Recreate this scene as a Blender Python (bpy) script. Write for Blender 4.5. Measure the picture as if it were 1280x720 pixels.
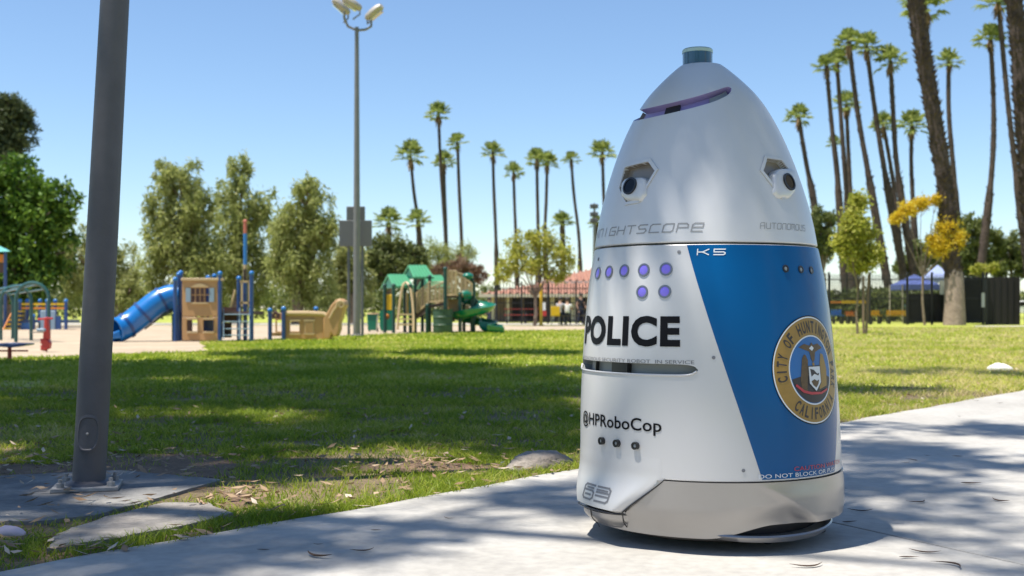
import bpy, bmesh, math, random
import numpy as np
from mathutils import Vector, Matrix

# ------------------------------------------------------------------ clean
for o in list(bpy.data.objects):
    bpy.data.objects.remove(o, do_unlink=True)
scene = bpy.context.scene
C = scene.collection
R = math.radians

# ------------------------------------------------------------------ camera
F = 1420.0            # focal length in photo pixels (photo is 1280 wide)
HOR = 386.0           # horizon row
H = 0.75              # camera height
cam_d = bpy.data.cameras.new('camera')
cam = bpy.data.objects.new('camera', cam_d)
C.objects.link(cam)
cam.location = (0, 0, H)
cam.rotation_euler = (R(90), 0, 0)
cam_d.sensor_width = 36.0
cam_d.lens = 36.0 * F / 1280.0
cam_d.shift_y = (HOR - 360.0) / 1280.0
cam_d.clip_start = 0.05
cam_d.clip_end = 3000
cam_d.dof.use_dof = True
cam_d.dof.focus_distance = 3.7
cam_d.dof.aperture_fstop = 4.5
scene.camera = cam

# ------------------------------------------------------------------ light
SUN = Vector((-0.30, -0.13, 1.0)).normalized()      # direction towards the sun
w = bpy.data.worlds.new('World')
scene.world = w
w.use_nodes = True
wn = w.node_tree
wn.nodes.clear()
sky = wn.nodes.new('ShaderNodeTexSky')
sky.sky_type = 'NISHITA'
sky.sun_disc = False
sky.sun_elevation = math.asin(SUN.z)
sky.sun_rotation = math.atan2(SUN.x, SUN.y)
sky.altitude = 0
sky.air_density = 1.0
sky.dust_density = 0.0
sky.ozone_density = 5.0
bg = wn.nodes.new('ShaderNodeBackground')
bg.inputs['Strength'].default_value = 0.103
wo = wn.nodes.new('ShaderNodeOutputWorld')
wn.links.new(sky.outputs[0], bg.inputs[0])
wn.links.new(bg.outputs[0], wo.inputs[0])

sd = bpy.data.lights.new('sun', 'SUN')
sd.energy = 5.0
sd.angle = R(0.53)
sd.color = (1.0, 0.935, 0.83)
so = bpy.data.objects.new('sun', sd)
C.objects.link(so)
so.rotation_euler = SUN.to_track_quat('Z', 'Y').to_euler()
so.location = (0, 0, 30)

scene.view_settings.view_transform = 'Standard'
scene.view_settings.look = 'None'
scene.view_settings.gamma = 1.0
scene.view_settings.use_curve_mapping = False
scene.view_settings.exposure = 0.72
scene.render.engine = 'CYCLES'
scene.cycles.use_denoising = True
scene.cycles.max_bounces = 6
scene.cycles.transparent_max_bounces = 6

rng = np.random.default_rng(7)
rnd = random.Random(11)

# ------------------------------------------------------------------ pixel helpers
def Wp(px, py, Y):
    return Vector(((px - 640) / F * Y, Y, H - (py - HOR) / F * Y))

def G(px, py):
    Y = F * H / (py - HOR)
    return Vector(((px - 640) / F * Y, Y, 0))

# ------------------------------------------------------------------ materials
MATS = {}

def mat(name, col, rough=0.6, metal=0.0, var=0.0, vscale=20.0, bump=0.0, bscale=80.0, coat=0.0,
        col2=None, c2scale=3.0, emit=None, estr=0.0, spec=0.5, trans=0.0, dist=0.01):
    if name in MATS:
        return MATS[name]
    m = bpy.data.materials.new(name)
    m.use_nodes = True
    nt = m.node_tree
    b = nt.nodes['Principled BSDF']
    b.inputs['Base Color'].default_value = (*col, 1)
    b.inputs['Roughness'].default_value = rough
    b.inputs['Metallic'].default_value = metal
    b.inputs['Specular IOR Level'].default_value = spec
    if coat:
        b.inputs['Coat Weight'].default_value = coat
        b.inputs['Coat Roughness'].default_value = 0.08
    tc = nt.nodes.new('ShaderNodeTexCoord')
    out = None
    if col2 is not None:
        n = nt.nodes.new('ShaderNodeTexNoise')
        n.inputs['Scale'].default_value = c2scale
        n.inputs['Detail'].default_value = 6
        n.inputs['Roughness'].default_value = 0.65
        nt.links.new(tc.outputs['Object'], n.inputs['Vector'])
        r = nt.nodes.new('ShaderNodeValToRGB')
        r.color_ramp.elements[0].position = 0.38
        r.color_ramp.elements[0].color = (*col, 1)
        r.color_ramp.elements[1].position = 0.62
        r.color_ramp.elements[1].color = (*col2, 1)
        nt.links.new(n.outputs[0], r.inputs[0])
        out = r.outputs[0]
    if var:
        n = nt.nodes.new('ShaderNodeTexNoise')
        n.inputs['Scale'].default_value = vscale
        n.inputs['Detail'].default_value = 5
        nt.links.new(tc.outputs['Object'], n.inputs['Vector'])
        mr = nt.nodes.new('ShaderNodeMapRange')
        mr.inputs['From Min'].default_value = 0.25
        mr.inputs['From Max'].default_value = 0.75
        mr.inputs['To Min'].default_value = 1 - var
        mr.inputs['To Max'].default_value = 1 + var
        nt.links.new(n.outputs[0], mr.inputs[0])
        mx = nt.nodes.new('ShaderNodeVectorMath')
        mx.operation = 'SCALE'
        if out is None:
            mx.inputs[0].default_value = col
        else:
            nt.links.new(out, mx.inputs[0])
        nt.links.new(mr.outputs[0], mx.inputs['Scale'])
        out = mx.outputs[0]
        rr = nt.nodes.new('ShaderNodeMapRange')
        rr.inputs['To Min'].default_value = max(0, rough - 0.08)
        rr.inputs['To Max'].default_value = min(1, rough + 0.08)
        nt.links.new(n.outputs[0], rr.inputs[0])
        nt.links.new(rr.outputs[0], b.inputs['Roughness'])
    if out is not None:
        nt.links.new(out, b.inputs['Base Color'])
    if bump:
        n = nt.nodes.new('ShaderNodeTexNoise')
        n.inputs['Scale'].default_value = bscale
        n.inputs['Detail'].default_value = 6
        nt.links.new(tc.outputs['Object'], n.inputs['Vector'])
        bp = nt.nodes.new('ShaderNodeBump')
        bp.inputs['Strength'].default_value = bump
        bp.inputs['Distance'].default_value = dist
        nt.links.new(n.outputs[0], bp.inputs['Height'])
        nt.links.new(bp.outputs[0], b.inputs['Normal'])
    if emit:
        b.inputs['Emission Color'].default_value = (*emit, 1)
        b.inputs['Emission Strength'].default_value = estr
    MATS[name] = m
    return m


def leafmat(name, ca, cb, cc=None, trans=0.35, rough=0.55):
    """foliage: colour varies leaf by leaf, light passes through a little"""
    if name in MATS:
        return MATS[name]
    m = bpy.data.materials.new(name)
    m.use_nodes = True
    nt = m.node_tree
    nt.nodes.clear()
    geo = nt.nodes.new('ShaderNodeNewGeometry')
    r = nt.nodes.new('ShaderNodeValToRGB')
    r.color_ramp.elements[0].color = (*ca, 1)
    r.color_ramp.elements[1].color = (*cb, 1)
    r.color_ramp.elements[1].position = 0.8 if cc else 1.0
    if cc:
        e = r.color_ramp.elements.new(1.0)
        e.color = (*cc, 1)
    nt.links.new(geo.outputs['Random Per Island'], r.inputs[0])
    b = nt.nodes.new('ShaderNodeBsdfPrincipled')
    b.inputs['Roughness'].default_value = rough
    b.inputs['Specular IOR Level'].default_value = 0.3
    t = nt.nodes.new('ShaderNodeBsdfTranslucent')
    nt.links.new(r.outputs[0], b.inputs['Base Color'])
    nt.links.new(r.outputs[0], t.inputs['Color'])
    mx = nt.nodes.new('ShaderNodeMixShader')
    mx.inputs[0].default_value = trans
    o = nt.nodes.new('ShaderNodeOutputMaterial')
    nt.links.new(b.outputs[0], mx.inputs[1])
    nt.links.new(t.outputs[0], mx.inputs[2])
    nt.links.new(mx.outputs[0], o.inputs[0])
    MATS[name] = m
    return m

# ------------------------------------------------------------------ mesh builder
class MB:
    def __init__(self):
        self.v = []
        self.f = []

    def add(self, vs, fs):
        n = len(self.v)
        self.v += [tuple(p) for p in vs]
        self.f += [tuple(i + n for i in f) for f in fs]
        return self

    def box(self, x0, x1, y0, y1, z0, z1):
        vs = [(x, y, z) for z in (z0, z1) for y in (y0, y1) for x in (x0, x1)]
        return self.add(vs, [(0, 2, 3, 1), (4, 5, 7, 6), (0, 1, 5, 4), (2, 6, 7, 3), (0, 4, 6, 2), (1, 3, 7, 5)])

    def px(self, x0, x1, y0, y1, Y, d):
        """box whose front face covers photo pixels x0..x1,y0..y1 at distance Y"""
        a = Wp(x0, y1, Y); b = Wp(x1, y0, Y)
        return self.box(a.x, b.x, Y, Y + d, a.z, b.z)

    def tube(self, pts, rad, n=8, cap=True):
        pts = [Vector(p) for p in pts]
        if not hasattr(rad, '__len__'):
            rad = [rad] * len(pts)
        vs = []; fs = []
        up = None
        for i, p in enumerate(pts):
            t = (pts[min(i + 1, len(pts) - 1)] - pts[max(i - 1, 0)]).normalized()
            if up is None:
                a = Vector((1, 0, 0)) if abs(t.x) < 0.8 else Vector((0, 1, 0))
                up = (a - t * a.dot(t)).normalized()
            else:
                up = (up - t * up.dot(t)).normalized()
            s = t.cross(up)
            for k in range(n):
                an = 2 * math.pi * k / n
                vs.append(p + (up * math.cos(an) + s * math.sin(an)) * rad[i])
        for i in range(len(pts) - 1):
            for k in range(n):
                a = i * n + k; b = i * n + (k + 1) % n
                fs.append((a, b, b + n, a + n))
        if cap:
            fs.append(tuple(range(n - 1, -1, -1)))
            fs.append(tuple(range((len(pts) - 1) * n, len(pts) * n)))
        return self.add(vs, fs)

    def lathe(self, prof, cx=0, cy=0, n=24, cap=True):
        vs = []; fs = []
        for (r, z) in prof:
            for k in range(n):
                a = 2 * math.pi * k / n
                vs.append((cx + r * math.cos(a), cy + r * math.sin(a), z))
        for i in range(len(prof) - 1):
            for k in range(n):
                a = i * n + k; b = i * n + (k + 1) % n
                fs.append((a, b, b + n, a + n))
        if cap:
            fs.append(tuple(range(n - 1, -1, -1)))
            fs.append(tuple(range((len(prof) - 1) * n, len(prof) * n)))
        return self.add(vs, fs)

    def prism(self, poly, vec):
        vec = Vector(vec)
        n = len(poly)
        a = [Vector(p) for p in poly]
        vs = a + [p + vec for p in a]
        fs = [tuple(range(n - 1, -1, -1)), tuple(range(n, 2 * n))]
        fs += [(i, (i + 1) % n, (i + 1) % n + n, i + n) for i in range(n)]
        return self.add(vs, fs)

    def sphere(self, c, r, nu=12, nv=8, sc=(1, 1, 1)):
        prof = []
        vs = []; fs = []
        for j in range(nv + 1):
            t = math.pi * j / nv
            for k in range(nu):
                a = 2 * math.pi * k / nu
                vs.append((c[0] + r * sc[0] * math.sin(t) * math.cos(a), c[1] + r * sc[1] * math.sin(t) * math.sin(a), c[2] + r * sc[2] * math.cos(t)))
        for j in range(nv):
            for k in range(nu):
                a = j * nu + k; b = j * nu + (k + 1) % nu
                fs.append((a, a + nu, b + nu, b))
        return self.add(vs, fs)


def fix_normals(me):
    bm = bmesh.new(); bm.from_mesh(me)
    bmesh.ops.remove_doubles(bm, verts=bm.verts, dist=1e-6)
    bmesh.ops.recalc_face_normals(bm, faces=bm.faces)
    bm.to_mesh(me); bm.free()


def finish(me, m, smooth=35, bevel=0):
    if m is not None:
        for mm in (m if isinstance(m, (list, tuple)) else [m]):
            me.materials.append(mm)
    if smooth:
        me.polygons.foreach_set('use_smooth', [True] * len(me.polygons))
        me.set_sharp_from_angle(angle=R(smooth))
    me.update()


def base_of(parent):
    p = Vector((0, 0, 0))
    while parent is not None:
        p += parent.location
        parent = parent.parent
    return p


def obj(name, mb, m, parent=None, loc=None, smooth=35, bevel=0.0, fix=True):
    """one mesh object; the vertices in mb are world coordinates"""
    me = bpy.data.meshes.new(name)
    me.from_pydata(mb.v, [], mb.f)
    if fix:
        fix_normals(me)
    off = base_of(parent) if parent is not None else Vector(loc if loc is not None else (0, 0, 0))
    if off.length:
        me.transform(Matrix.Translation(-off))
    finish(me, m, smooth)
    o = bpy.data.objects.new(name, me)
    C.objects.link(o)
    if parent is not None:
        o.parent = parent
    else:
        o.location = off
    if bevel:
        md = o.modifiers.new('bevel', 'BEVEL')
        md.width = bevel; md.segments = 2; md.limit_method = 'ANGLE'; md.angle_limit = R(40)
    return o


def npmesh(name, V, Fc, m, parent=None, smooth=False):
    """big mesh from numpy arrays; Fc is (n,k)"""
    me = bpy.data.meshes.new(name)
    V = np.asarray(V, dtype=np.float32)
    if parent is not None:
        V = V - np.array(base_of(parent), dtype=np.float32)
    n, k = Fc.shape
    me.vertices.add(len(V)); me.vertices.foreach_set('co', V.ravel())
    me.loops.add(n * k); me.loops.foreach_set('vertex_index', Fc.astype(np.int32).ravel())
    me.polygons.add(n)
    me.polygons.foreach_set('loop_start', np.arange(0, n * k, k, dtype=np.int32))
    me.polygons.foreach_set('loop_total', np.full(n, k, dtype=np.int32))
    if smooth:
        me.polygons.foreach_set('use_smooth', np.ones(n, dtype=bool))
    me.update(calc_edges=True)
    me.materials.append(m)
    o = bpy.data.objects.new(name, me)
    C.objects.link(o)
    o.parent = parent
    return o


def tag(o, label, cat, group=None):
    o['label'] = label; o['category'] = cat
    if group:
        o['group'] = group
    return o


def thing(name, label, cat, loc=(0, 0, 0), group=None, rz=0.0):
    o = bpy.data.objects.new(name, None)
    o.empty_display_size = 0.2
    C.objects.link(o)
    o.location = loc
    o.rotation_euler = (0, 0, rz)
    return tag(o, label, cat, group)


def struct(o):
    o['kind'] = 'structure'
    return o

# ------------------------------------------------------------------ numpy foliage
def leaves(pts, length, width, r, droop=0.0, flat=0.0, jitter=0.35):
    """diamond leaves, one at each point; returns V, F(quads)"""
    n = len(pts)
    d = r.normal(size=(n, 3))
    d[:, 2] = d[:, 2] * (1 - flat) - droop * 1.5
    d /= np.linalg.norm(d, axis=1, keepdims=True)
    q = r.normal(size=(n, 3))
    s = np.cross(d, q); s /= np.linalg.norm(s, axis=1, keepdims=True) + 1e-9
    L = (length * (1 + jitter * (r.random(n) * 2 - 1)))[:, None]
    Wd = (width * (1 + jitter * (r.random(n) * 2 - 1)))[:, None]
    V = np.empty((n, 4, 3))
    V[:, 0] = pts
    V[:, 1] = pts + d * L * 0.45 + s * Wd * 0.5
    V[:, 2] = pts + d * L
    V[:, 3] = pts + d * L * 0.45 - s * Wd * 0.5
    Fc = np.arange(n * 4).reshape(n, 4)
    return V.reshape(-1, 3), Fc


def ball(n, r, shell=0.5):
    d = r.normal(size=(n, 3)); d /= np.linalg.norm(d, axis=1, keepdims=True)
    rad = (shell + (1 - shell) * r.random(n)) ** (1 / 1.5)
    return d * rad[:, None]

# ================================================================== SETTING
# path: its lawn-side edge is the line Y = 3.2 + 1.17 (X + 1.44)
PD = Vector((1, 1.17, 0)).normalized()
PN = Vector((PD.y, -PD.x, 0))            # away from the lawn in view
P0 = Vector((-1.44, 3.2, 0))
PATH_W = 5.0

def path_side(x, y):
    """>0 on the path side"""
    return (x - P0.x) * PN.x + (y - P0.y) * PN.y

m_soil = mat('soil_and_thatch', (0.10, 0.075, 0.04), 0.95, col2=(0.20, 0.145, 0.08), c2scale=1.2, var=0.35, vscale=60, bump=0.8, bscale=40, dist=0.02)
m_lawn_far = mat('mown_lawn', (0.27, 0.33, 0.036), 0.9, col2=(0.38, 0.38, 0.07), c2scale=0.35, var=0.3, vscale=9, bump=0.7, bscale=25, dist=0.03)
m_sand = mat('playground_sand', (0.36, 0.28, 0.195), 0.95, col2=(0.43, 0.35, 0.25), c2scale=0.7, var=0.12, vscale=6, bump=0.4, bscale=20)
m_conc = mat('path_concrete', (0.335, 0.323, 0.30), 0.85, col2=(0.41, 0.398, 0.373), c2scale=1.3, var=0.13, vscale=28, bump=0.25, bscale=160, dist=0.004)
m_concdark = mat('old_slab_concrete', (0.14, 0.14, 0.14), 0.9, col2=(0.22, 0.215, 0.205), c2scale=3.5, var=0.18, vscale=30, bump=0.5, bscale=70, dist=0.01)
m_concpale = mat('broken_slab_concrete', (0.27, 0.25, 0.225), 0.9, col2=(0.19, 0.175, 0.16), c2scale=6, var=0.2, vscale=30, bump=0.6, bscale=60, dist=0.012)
m_dirt = mat('bare_dirt', (0.12, 0.075, 0.045), 0.95, col2=(0.19, 0.12, 0.075), c2scale=7, var=0.3, vscale=60, bump=0.9, bscale=50, dist=0.02)
m_pale_paving = mat('pale_paving', (0.40, 0.37, 0.32), 0.9, var=0.08, vscale=3)

# ground: one sheet to the horizon, soil near, mown lawn colour beyond the built blades
mb = MB().box(-900, 900, -300, 1500, -0.6, -0.012)
ground = struct(obj('ground', mb, m_lawn_far, smooth=0))
# soil under the built grass
def sheet(name, poly, z, m, thick=0.0, wob=0.0, sub=1, parent=None):
    r = random.Random(len(poly) * 7 + int(z * 1000))
    pts = []
    n = len(poly)
    for i in range(n):
        a = Vector(poly[i]); b = Vector(poly[(i + 1) % n])
        for k in range(sub):
            p = a.lerp(b, k / sub)
            pts.append((p.x + r.uniform(-wob, wob), p.y + r.uniform(-wob, wob), z))
    mb = MB()
    if thick:
        mb.prism(pts, (0, 0, -thick))
    else:
        mb.add(pts, [tuple(range(len(pts)))])
    o = obj(name, mb, m, parent=parent, smooth=0)
    return o

struct(sheet('soil', [(-8, 2, 0), (-4.2, -0.2, 0), (4.8, 10.3, 0), (3.5, 11.0, 0), (-9, 11.2, 0)], -0.008, m_soil, wob=0.35, sub=14))

# path slabs with a tooled joint between them
path = struct(obj('path', MB().prism([tuple(P0 + PD * a + PN * b + Vector((0, 0, -0.012))) for a, b in ((-30, 0.02), (60, 0.02), (60, PATH_W - 0.02), (-30, PATH_W - 0.02))], (0, 0, -0.3)), m_concdark, smooth=0))
JP = Vector((1.188, 3.79, 0)); JD = Vector((0.289, -0.513, 0)).normalized()
def joint_pt(k, edge):
    # where joint number k meets the path edge at distance 'edge' from the lawn side
    q = JP + PD * (6.0 * k)
    t = (edge - (q - P0).dot(PN)) / JD.dot(PN)
    return q + JD * t
GAP = 0.006
for k in range(-5, 9):
    a0 = joint_pt(k, 0) + PD * GAP; a1 = joint_pt(k + 1, 0) - PD * GAP
    b0 = joint_pt(k, PATH_W) + PD * GAP; b1 = joint_pt(k + 1, PATH_W) - PD * GAP
    # lawn-side edge is a little uneven
    edge = []
    N = 60
    for i in range(N + 1):
        p = a1.lerp(a0, i / N)
        edge.append(p - PN * 0.012 * (math.sin(p.x * 5.1 + 1) + math.sin(p.x * 13.7) * 0.6))
    poly = edge + [b0, b1]
    sl = obj('slab', MB().prism([(p.x, p.y, 0.012) for p in poly], (0, 0, -0.1)), m_conc, parent=path, smooth=0, bevel=0.004)

# sand of the playground and paving beyond it
sand_poly = [G(-700, 448), G(0, 448), G(60, 446), G(160, 442), G(232, 440), G(262, 438), G(250, 428), G(330, 424), G(420, 420), G(520, 416.3), G(620, 413.5), G(760, 412)]
far = [Vector((8, 47, 0)), Vector((8, 50, 0)), Vector((-45, 52, 0)), Vector((-45, 17, 0))]
struct(sheet('sand', sand_poly + far, 0.002, m_sand, wob=0.08, sub=6))
struct(sheet('pavement', [Vector((-60, 52.3, 0)), Vector((9, 52.3, 0)), Vector((9, 60, 0)), Vector((-60, 60, 0))], 0.006, m_pale_paving))
struct(sheet('footpath', [Wp(1215, 408.2, 47.6).xy.to_3d(), Wp(1400, 408.2, 47.6).xy.to_3d(), Wp(1400, 407, 50).xy.to_3d(), Wp(1220, 407, 50).xy.to_3d()], 0.004, m_pale_paving))

# slabs and dirt around the lamp post
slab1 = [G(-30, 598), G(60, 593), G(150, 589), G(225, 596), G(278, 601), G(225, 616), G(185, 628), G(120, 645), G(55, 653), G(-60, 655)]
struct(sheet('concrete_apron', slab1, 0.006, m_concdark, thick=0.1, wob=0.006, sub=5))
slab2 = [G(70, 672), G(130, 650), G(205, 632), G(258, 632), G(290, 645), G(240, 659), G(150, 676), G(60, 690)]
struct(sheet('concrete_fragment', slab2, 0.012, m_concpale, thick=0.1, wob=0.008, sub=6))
dirt1 = [G(-60, 578), G(60, 580), G(160, 566), G(260, 568), G(300, 580), G(280, 597), G(150, 592), G(0, 604), G(-60, 610)]
struct(sheet('dirt_patch', dirt1, -0.003, m_dirt, wob=0.03, sub=8))
dirt2 = [G(440, 578), G(520, 574), G(600, 580), G(640, 586), G(600, 592), G(520, 590), G(450, 588)]
struct(sheet('dirt_patch', dirt2, -0.003, m_dirt, wob=0.03, sub=8))
dirt3 = [G(270, 612), G(310, 618), G(320, 632), G(270, 640), G(285, 625)]
struct(sheet('dirt_patch', dirt3, -0.0035, m_dirt, wob=0.02, sub=8))

def in_poly(x, y, poly):
    inside = np.zeros(len(x), dtype=bool)
    n = len(poly)
    for i in range(n):
        x0, y0 = poly[i].x, poly[i].y
        x1, y1 = poly[(i + 1) % n].x, poly[(i + 1) % n].y
        c = ((y0 > y) != (y1 > y)) & (x < (x1 - x0) * (y - y0) / (y1 - y0 + 1e-12) + x0)
        inside ^= c
    return inside

def vnoise(x, y, s, seed=0):
    """cheap value noise 0..1"""
    rr = np.random.default_rng(seed)
    T = rr.random((256, 256))
    u = x * s; v = y * s
    i = np.floor(u).astype(int); j = np.floor(v).astype(int)
    fu = u - i; fv = v - j
    fu = fu * fu * (3 - 2 * fu); fv = fv * fv * (3 - 2 * fv)
    a = T[i % 256, j % 256]; b = T[(i + 1) % 256, j % 256]
    c = T[i % 256, (j + 1) % 256]; d = T[(i + 1) % 256, (j + 1) % 256]
    return (a * (1 - fu) + b * fu) * (1 - fv) + (c * (1 - fu) + d * fu) * fv

# grass: green to straw by a broad pattern of dry patches and blade by blade
def grass_material():
    m = bpy.data.materials.new('grass_blades'); m.use_nodes = True
    nt = m.node_tree; nt.nodes.clear()
    geo = nt.nodes.new('ShaderNodeNewGeometry')
    tc = nt.nodes.new('ShaderNodeTexCoord')
    n1 = nt.nodes.new('ShaderNodeTexNoise'); n1.inputs['Scale'].default_value = 0.55; n1.inputs['Detail'].default_value = 5
    nt.links.new(tc.outputs['Object'], n1.inputs['Vector'])
    sx = nt.nodes.new('ShaderNodeSeparateXYZ'); nt.links.new(tc.outputs['Object'], sx.inputs[0])
    mr = nt.nodes.new('ShaderNodeMapRange')     # the lawn east of the path bend is drier
    mr.inputs['From Min'].default_value = 0.5; mr.inputs['From Max'].default_value = 4.0
    mr.inputs['To Min'].default_value = -0.07; mr.inputs['To Max'].default_value = 0.17
    nt.links.new(sx.outputs[0], mr.inputs[0])
    ad = nt.nodes.new('ShaderNodeMath'); ad.operation = 'ADD'
    nt.links.new(n1.outputs[0], ad.inputs[0]); nt.links.new(mr.outputs[0], ad.inputs[1])
    n2 = nt.nodes.new('ShaderNodeTexNoise'); n2.inputs['Scale'].default_value = 3.2; n2.inputs['Detail'].default_value = 4
    nt.links.new(tc.outputs['Object'], n2.inputs['Vector'])
    f2 = nt.nodes.new('ShaderNodeMath'); f2.operation = 'MULTIPLY_ADD'; f2.inputs[1].default_value = 0.5; f2.inputs[2].default_value = -0.25
    nt.links.new(n2.outputs[0], f2.inputs[0])
    ad2 = nt.nodes.new('ShaderNodeMath'); ad2.operation = 'ADD'
    nt.links.new(ad.outputs[0], ad2.inputs[0]); nt.links.new(f2.outputs[0], ad2.inputs[1]); ad = ad2
    r2 = nt.nodes.new('ShaderNodeMath'); r2.operation = 'MULTIPLY_ADD'
    r2.inputs[1].default_value = 0.42; r2.inputs[2].default_value = -0.20
    nt.links.new(geo.outputs['Random Per Island'], r2.inputs[0])
    a2 = nt.nodes.new('ShaderNodeMath'); a2.operation = 'ADD'
    nt.links.new(ad.outputs[0], a2.inputs[0]); nt.links.new(r2.outputs[0], a2.inputs[1])
    r = nt.nodes.new('ShaderNodeValToRGB')
    els = r.color_ramp.elements
    els[0].position = 0.30; els[0].color = (0.17, 0.25, 0.02, 1)
    els[1].position = 0.80; els[1].color = (0.58, 0.49, 0.25, 1)
    e = els.new(0.52); e.color = (0.32, 0.40, 0.035, 1)
    e = els.new(0.64); e.color = (0.46, 0.46, 0.075, 1)
    nt.links.new(a2.outputs[0], r.inputs[0])
    b = nt.nodes.new('ShaderNodeBsdfPrincipled')
    b.inputs['Roughness'].default_value = 0.5; b.inputs['Specular IOR Level'].default_value = 0.3
    t = nt.nodes.new('ShaderNodeBsdfTranslucent')
    nt.links.new(r.outputs[0], b.inputs['Base Color']); nt.links.new(r.outputs[0], t.inputs['Color'])
    mx = nt.nodes.new('ShaderNodeMixShader'); mx.inputs[0].default_value = 0.5
    o = nt.nodes.new('ShaderNodeOutputMaterial')
    nt.links.new(b.outputs[0], mx.inputs[1]); nt.links.new(t.outputs[0], mx.inputs[2]); nt.links.new(mx.outputs[0], o.inputs[0])
    return m
m_grass = grass_material()

def grass_band(y0, y1, dens, height, width, seed):
    r = np.random.default_rng(seed)
    X0 = -0.47 * y1 - 1.2; X1 = 0.47 * y1 + 1.2
    n = int((X1 - X0) * (y1 - y0) * dens)
    x = r.uniform(X0, X1, n); y = r.uniform(y0, y1, n)
    keep = np.abs(x) < 0.47 * y + 1.2
    side = path_side(x, y) + 0.03 * (vnoise(x, y, 6, 3) - 0.5)
    keep &= (side < 0.012) | (side > PATH_W)
    keep &= ~in_poly(x, y, sand_poly + far)
    for pl in (slab1, slab2):
        keep &= ~in_poly(x + r.normal(0, .015, n), y + r.normal(0, .015, n), pl)
    for pl in (dirt1, dirt2, dirt3):
        keep &= ~(in_poly(x, y, pl) & (r.random(n) > 0.10))
    cl = vnoise(x, y, 3.0, 5) * 0.6 + vnoise(x, y, 11.0, 6) * 0.4
    bare = np.clip((vnoise(x, y, 1.7, 9) - 0.62) * 5, 0, 0.75) * ((y < 8.5) & (x < 1.5))
    rim = np.clip(1 - np.abs(path_side(x, y) + 0.05) / 0.13, 0, 1) * np.clip((vnoise(x, y, 4.0, 12) - 0.35) * 3, 0, 0.9)
    keep &= r.random(n) < np.clip((cl - 0.14) * 2.3, 0.08, 1) * (1 - bare) * (1 - rim)
    x = x[keep]; y = y[keep]; cl = cl[keep]; n = len(x)
    side = path_side(x, y)
    h = height * (0.45 + 0.8 * r.random(n)) * (0.6 + 0.8 * cl)
    h *= np.where((side > -0.12) & (side < 0.2), 1.35, 1.0)       # untrimmed rim along the path
    wd = width * (0.6 + 0.8 * r.random(n))
    a = r.uniform(0, 2 * np.pi, n); lean = h * (0.35 + 1.25 * r.random(n))
    la = r.uniform(0, 2 * np.pi, n)
    dx = np.cos(a) * wd / 2; dy = np.sin(a) * wd / 2
    lx = np.cos(la) * lean; ly = np.sin(la) * lean
    V = np.empty((n, 5, 3))
    z0 = -0.012
    V[:, 0] = np.stack([x - dx, y - dy, np.full(n, z0)], 1)
    V[:, 1] = np.stack([x + dx, y + dy, np.full(n, z0)], 1)
    V[:, 2] = np.stack([x + dx * .8 + lx * .3, y + dy * .8 + ly * .3, z0 + h * .6], 1)
    V[:, 3] = np.stack([x - dx * .8 + lx * .3, y - dy * .8 + ly * .3, z0 + h * .6], 1)
    V[:, 4] = np.stack([x + lx, y + ly, z0 + h], 1)
    b = (np.arange(n) * 5)[:, None]
    T = np.concatenate([b + np.array([[0, 1, 2]]), b + np.array([[0, 2, 3]]), b + np.array([[3, 2, 4]])], 0)
    return V.reshape(-1, 3), T

Vs = []; Ts = []; nv = 0
for (y0, y1, dens, hh, ww, sd_) in ((2.9, 6.0, 11000, 0.033, 0.0042, 1), (6.0, 9.5, 4600, 0.038, 0.006, 2), (9.5, 15, 1500, 0.045, 0.010, 3), (15, 26, 520, 0.05, 0.018, 4), (26, 46, 110, 0.055, 0.035, 5)):
    V, T = grass_band(y0, y1, dens, hh, ww, sd_)
    Vs.append(V); Ts.append(T + nv); nv += len(V)
g = npmesh('grass', np.concatenate(Vs), np.concatenate(Ts), m_grass)
g['kind'] = 'stuff'; g['label'] = 'short mown lawn grass with dry straw patches beside the path'

# ================================================================== TREES THAT SHADE THE LAWN
m_bark = mat('tree_bark', (0.16, 0.115, 0.08), 0.9, col2=(0.26, 0.20, 0.15), c2scale=5, var=0.25, vscale=25, bump=0.8, bscale=30, dist=0.03)
m_gum_bark = mat('gum_bark', (0.42, 0.36, 0.29), 0.85, col2=(0.55, 0.50, 0.44), c2scale=2.5, var=0.15, vscale=10, bump=0.4, bscale=20)
m_gumleaf = leafmat('gum_leaves', (0.04, 0.06, 0.025), (0.075, 0.095, 0.04), trans=0.12)
# patches of shade on the ground, as photo boxes (x0, x1, y0, y1) with the leaf cover over them
SHADE = [
    # lawn
    (-250, 300, 450, 480, 1.0), (-250, 420, 474, 508, 1.0), (230, 520, 447, 466, 1.0), (300, 740, 455, 476, 1.0), (330, 740, 474, 506, 1.0),
    (200, 620, 488, 510, 1.0), (430, 760, 500, 552, 1.1), (60, 520, 522, 560, 1.0), (-250, 120, 512, 562, 1.0), (90, 300, 530, 585, 0.9),
    (500, 740, 437, 445, 1.0), (280, 470, 437, 447, 0.9), (-200, 140, 585, 650, 0.9), (560, 760, 540, 566, 0.9),
    (100, 270, 580, 606, 0.9), (1030, 1150, 478, 494, 1.0), (1120, 1290, 462, 474, 0.5), (300, 480, 575, 592, 0.5),
    (-250, 760, 456, 505, 0.35), (-200, 740, 500, 560, 0.3),
    # path
    (1050, 1310, 529, 546, 1.0), (1110, 1310, 572, 600, 1.0), (1040, 1320, 583, 632, 1.0), (1180, 1400, 640, 740, 0.3),
    (430, 640, 652, 694, 1.0), (180, 410, 662, 705, 1.0), (-100, 200, 700, 760, 0.9), (660, 745, 608, 630, 0.4), (-150, 120, 640, 700, 0.8), (1080, 1130, 556, 566, .6),
]
trunks = [Vector((-9.5, 10.5, 0)), Vector((-6.0, 3.2, 0)), Vector((5.2, 0.6, 0)), Vector((9.2, 6.2, 0))]
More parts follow.
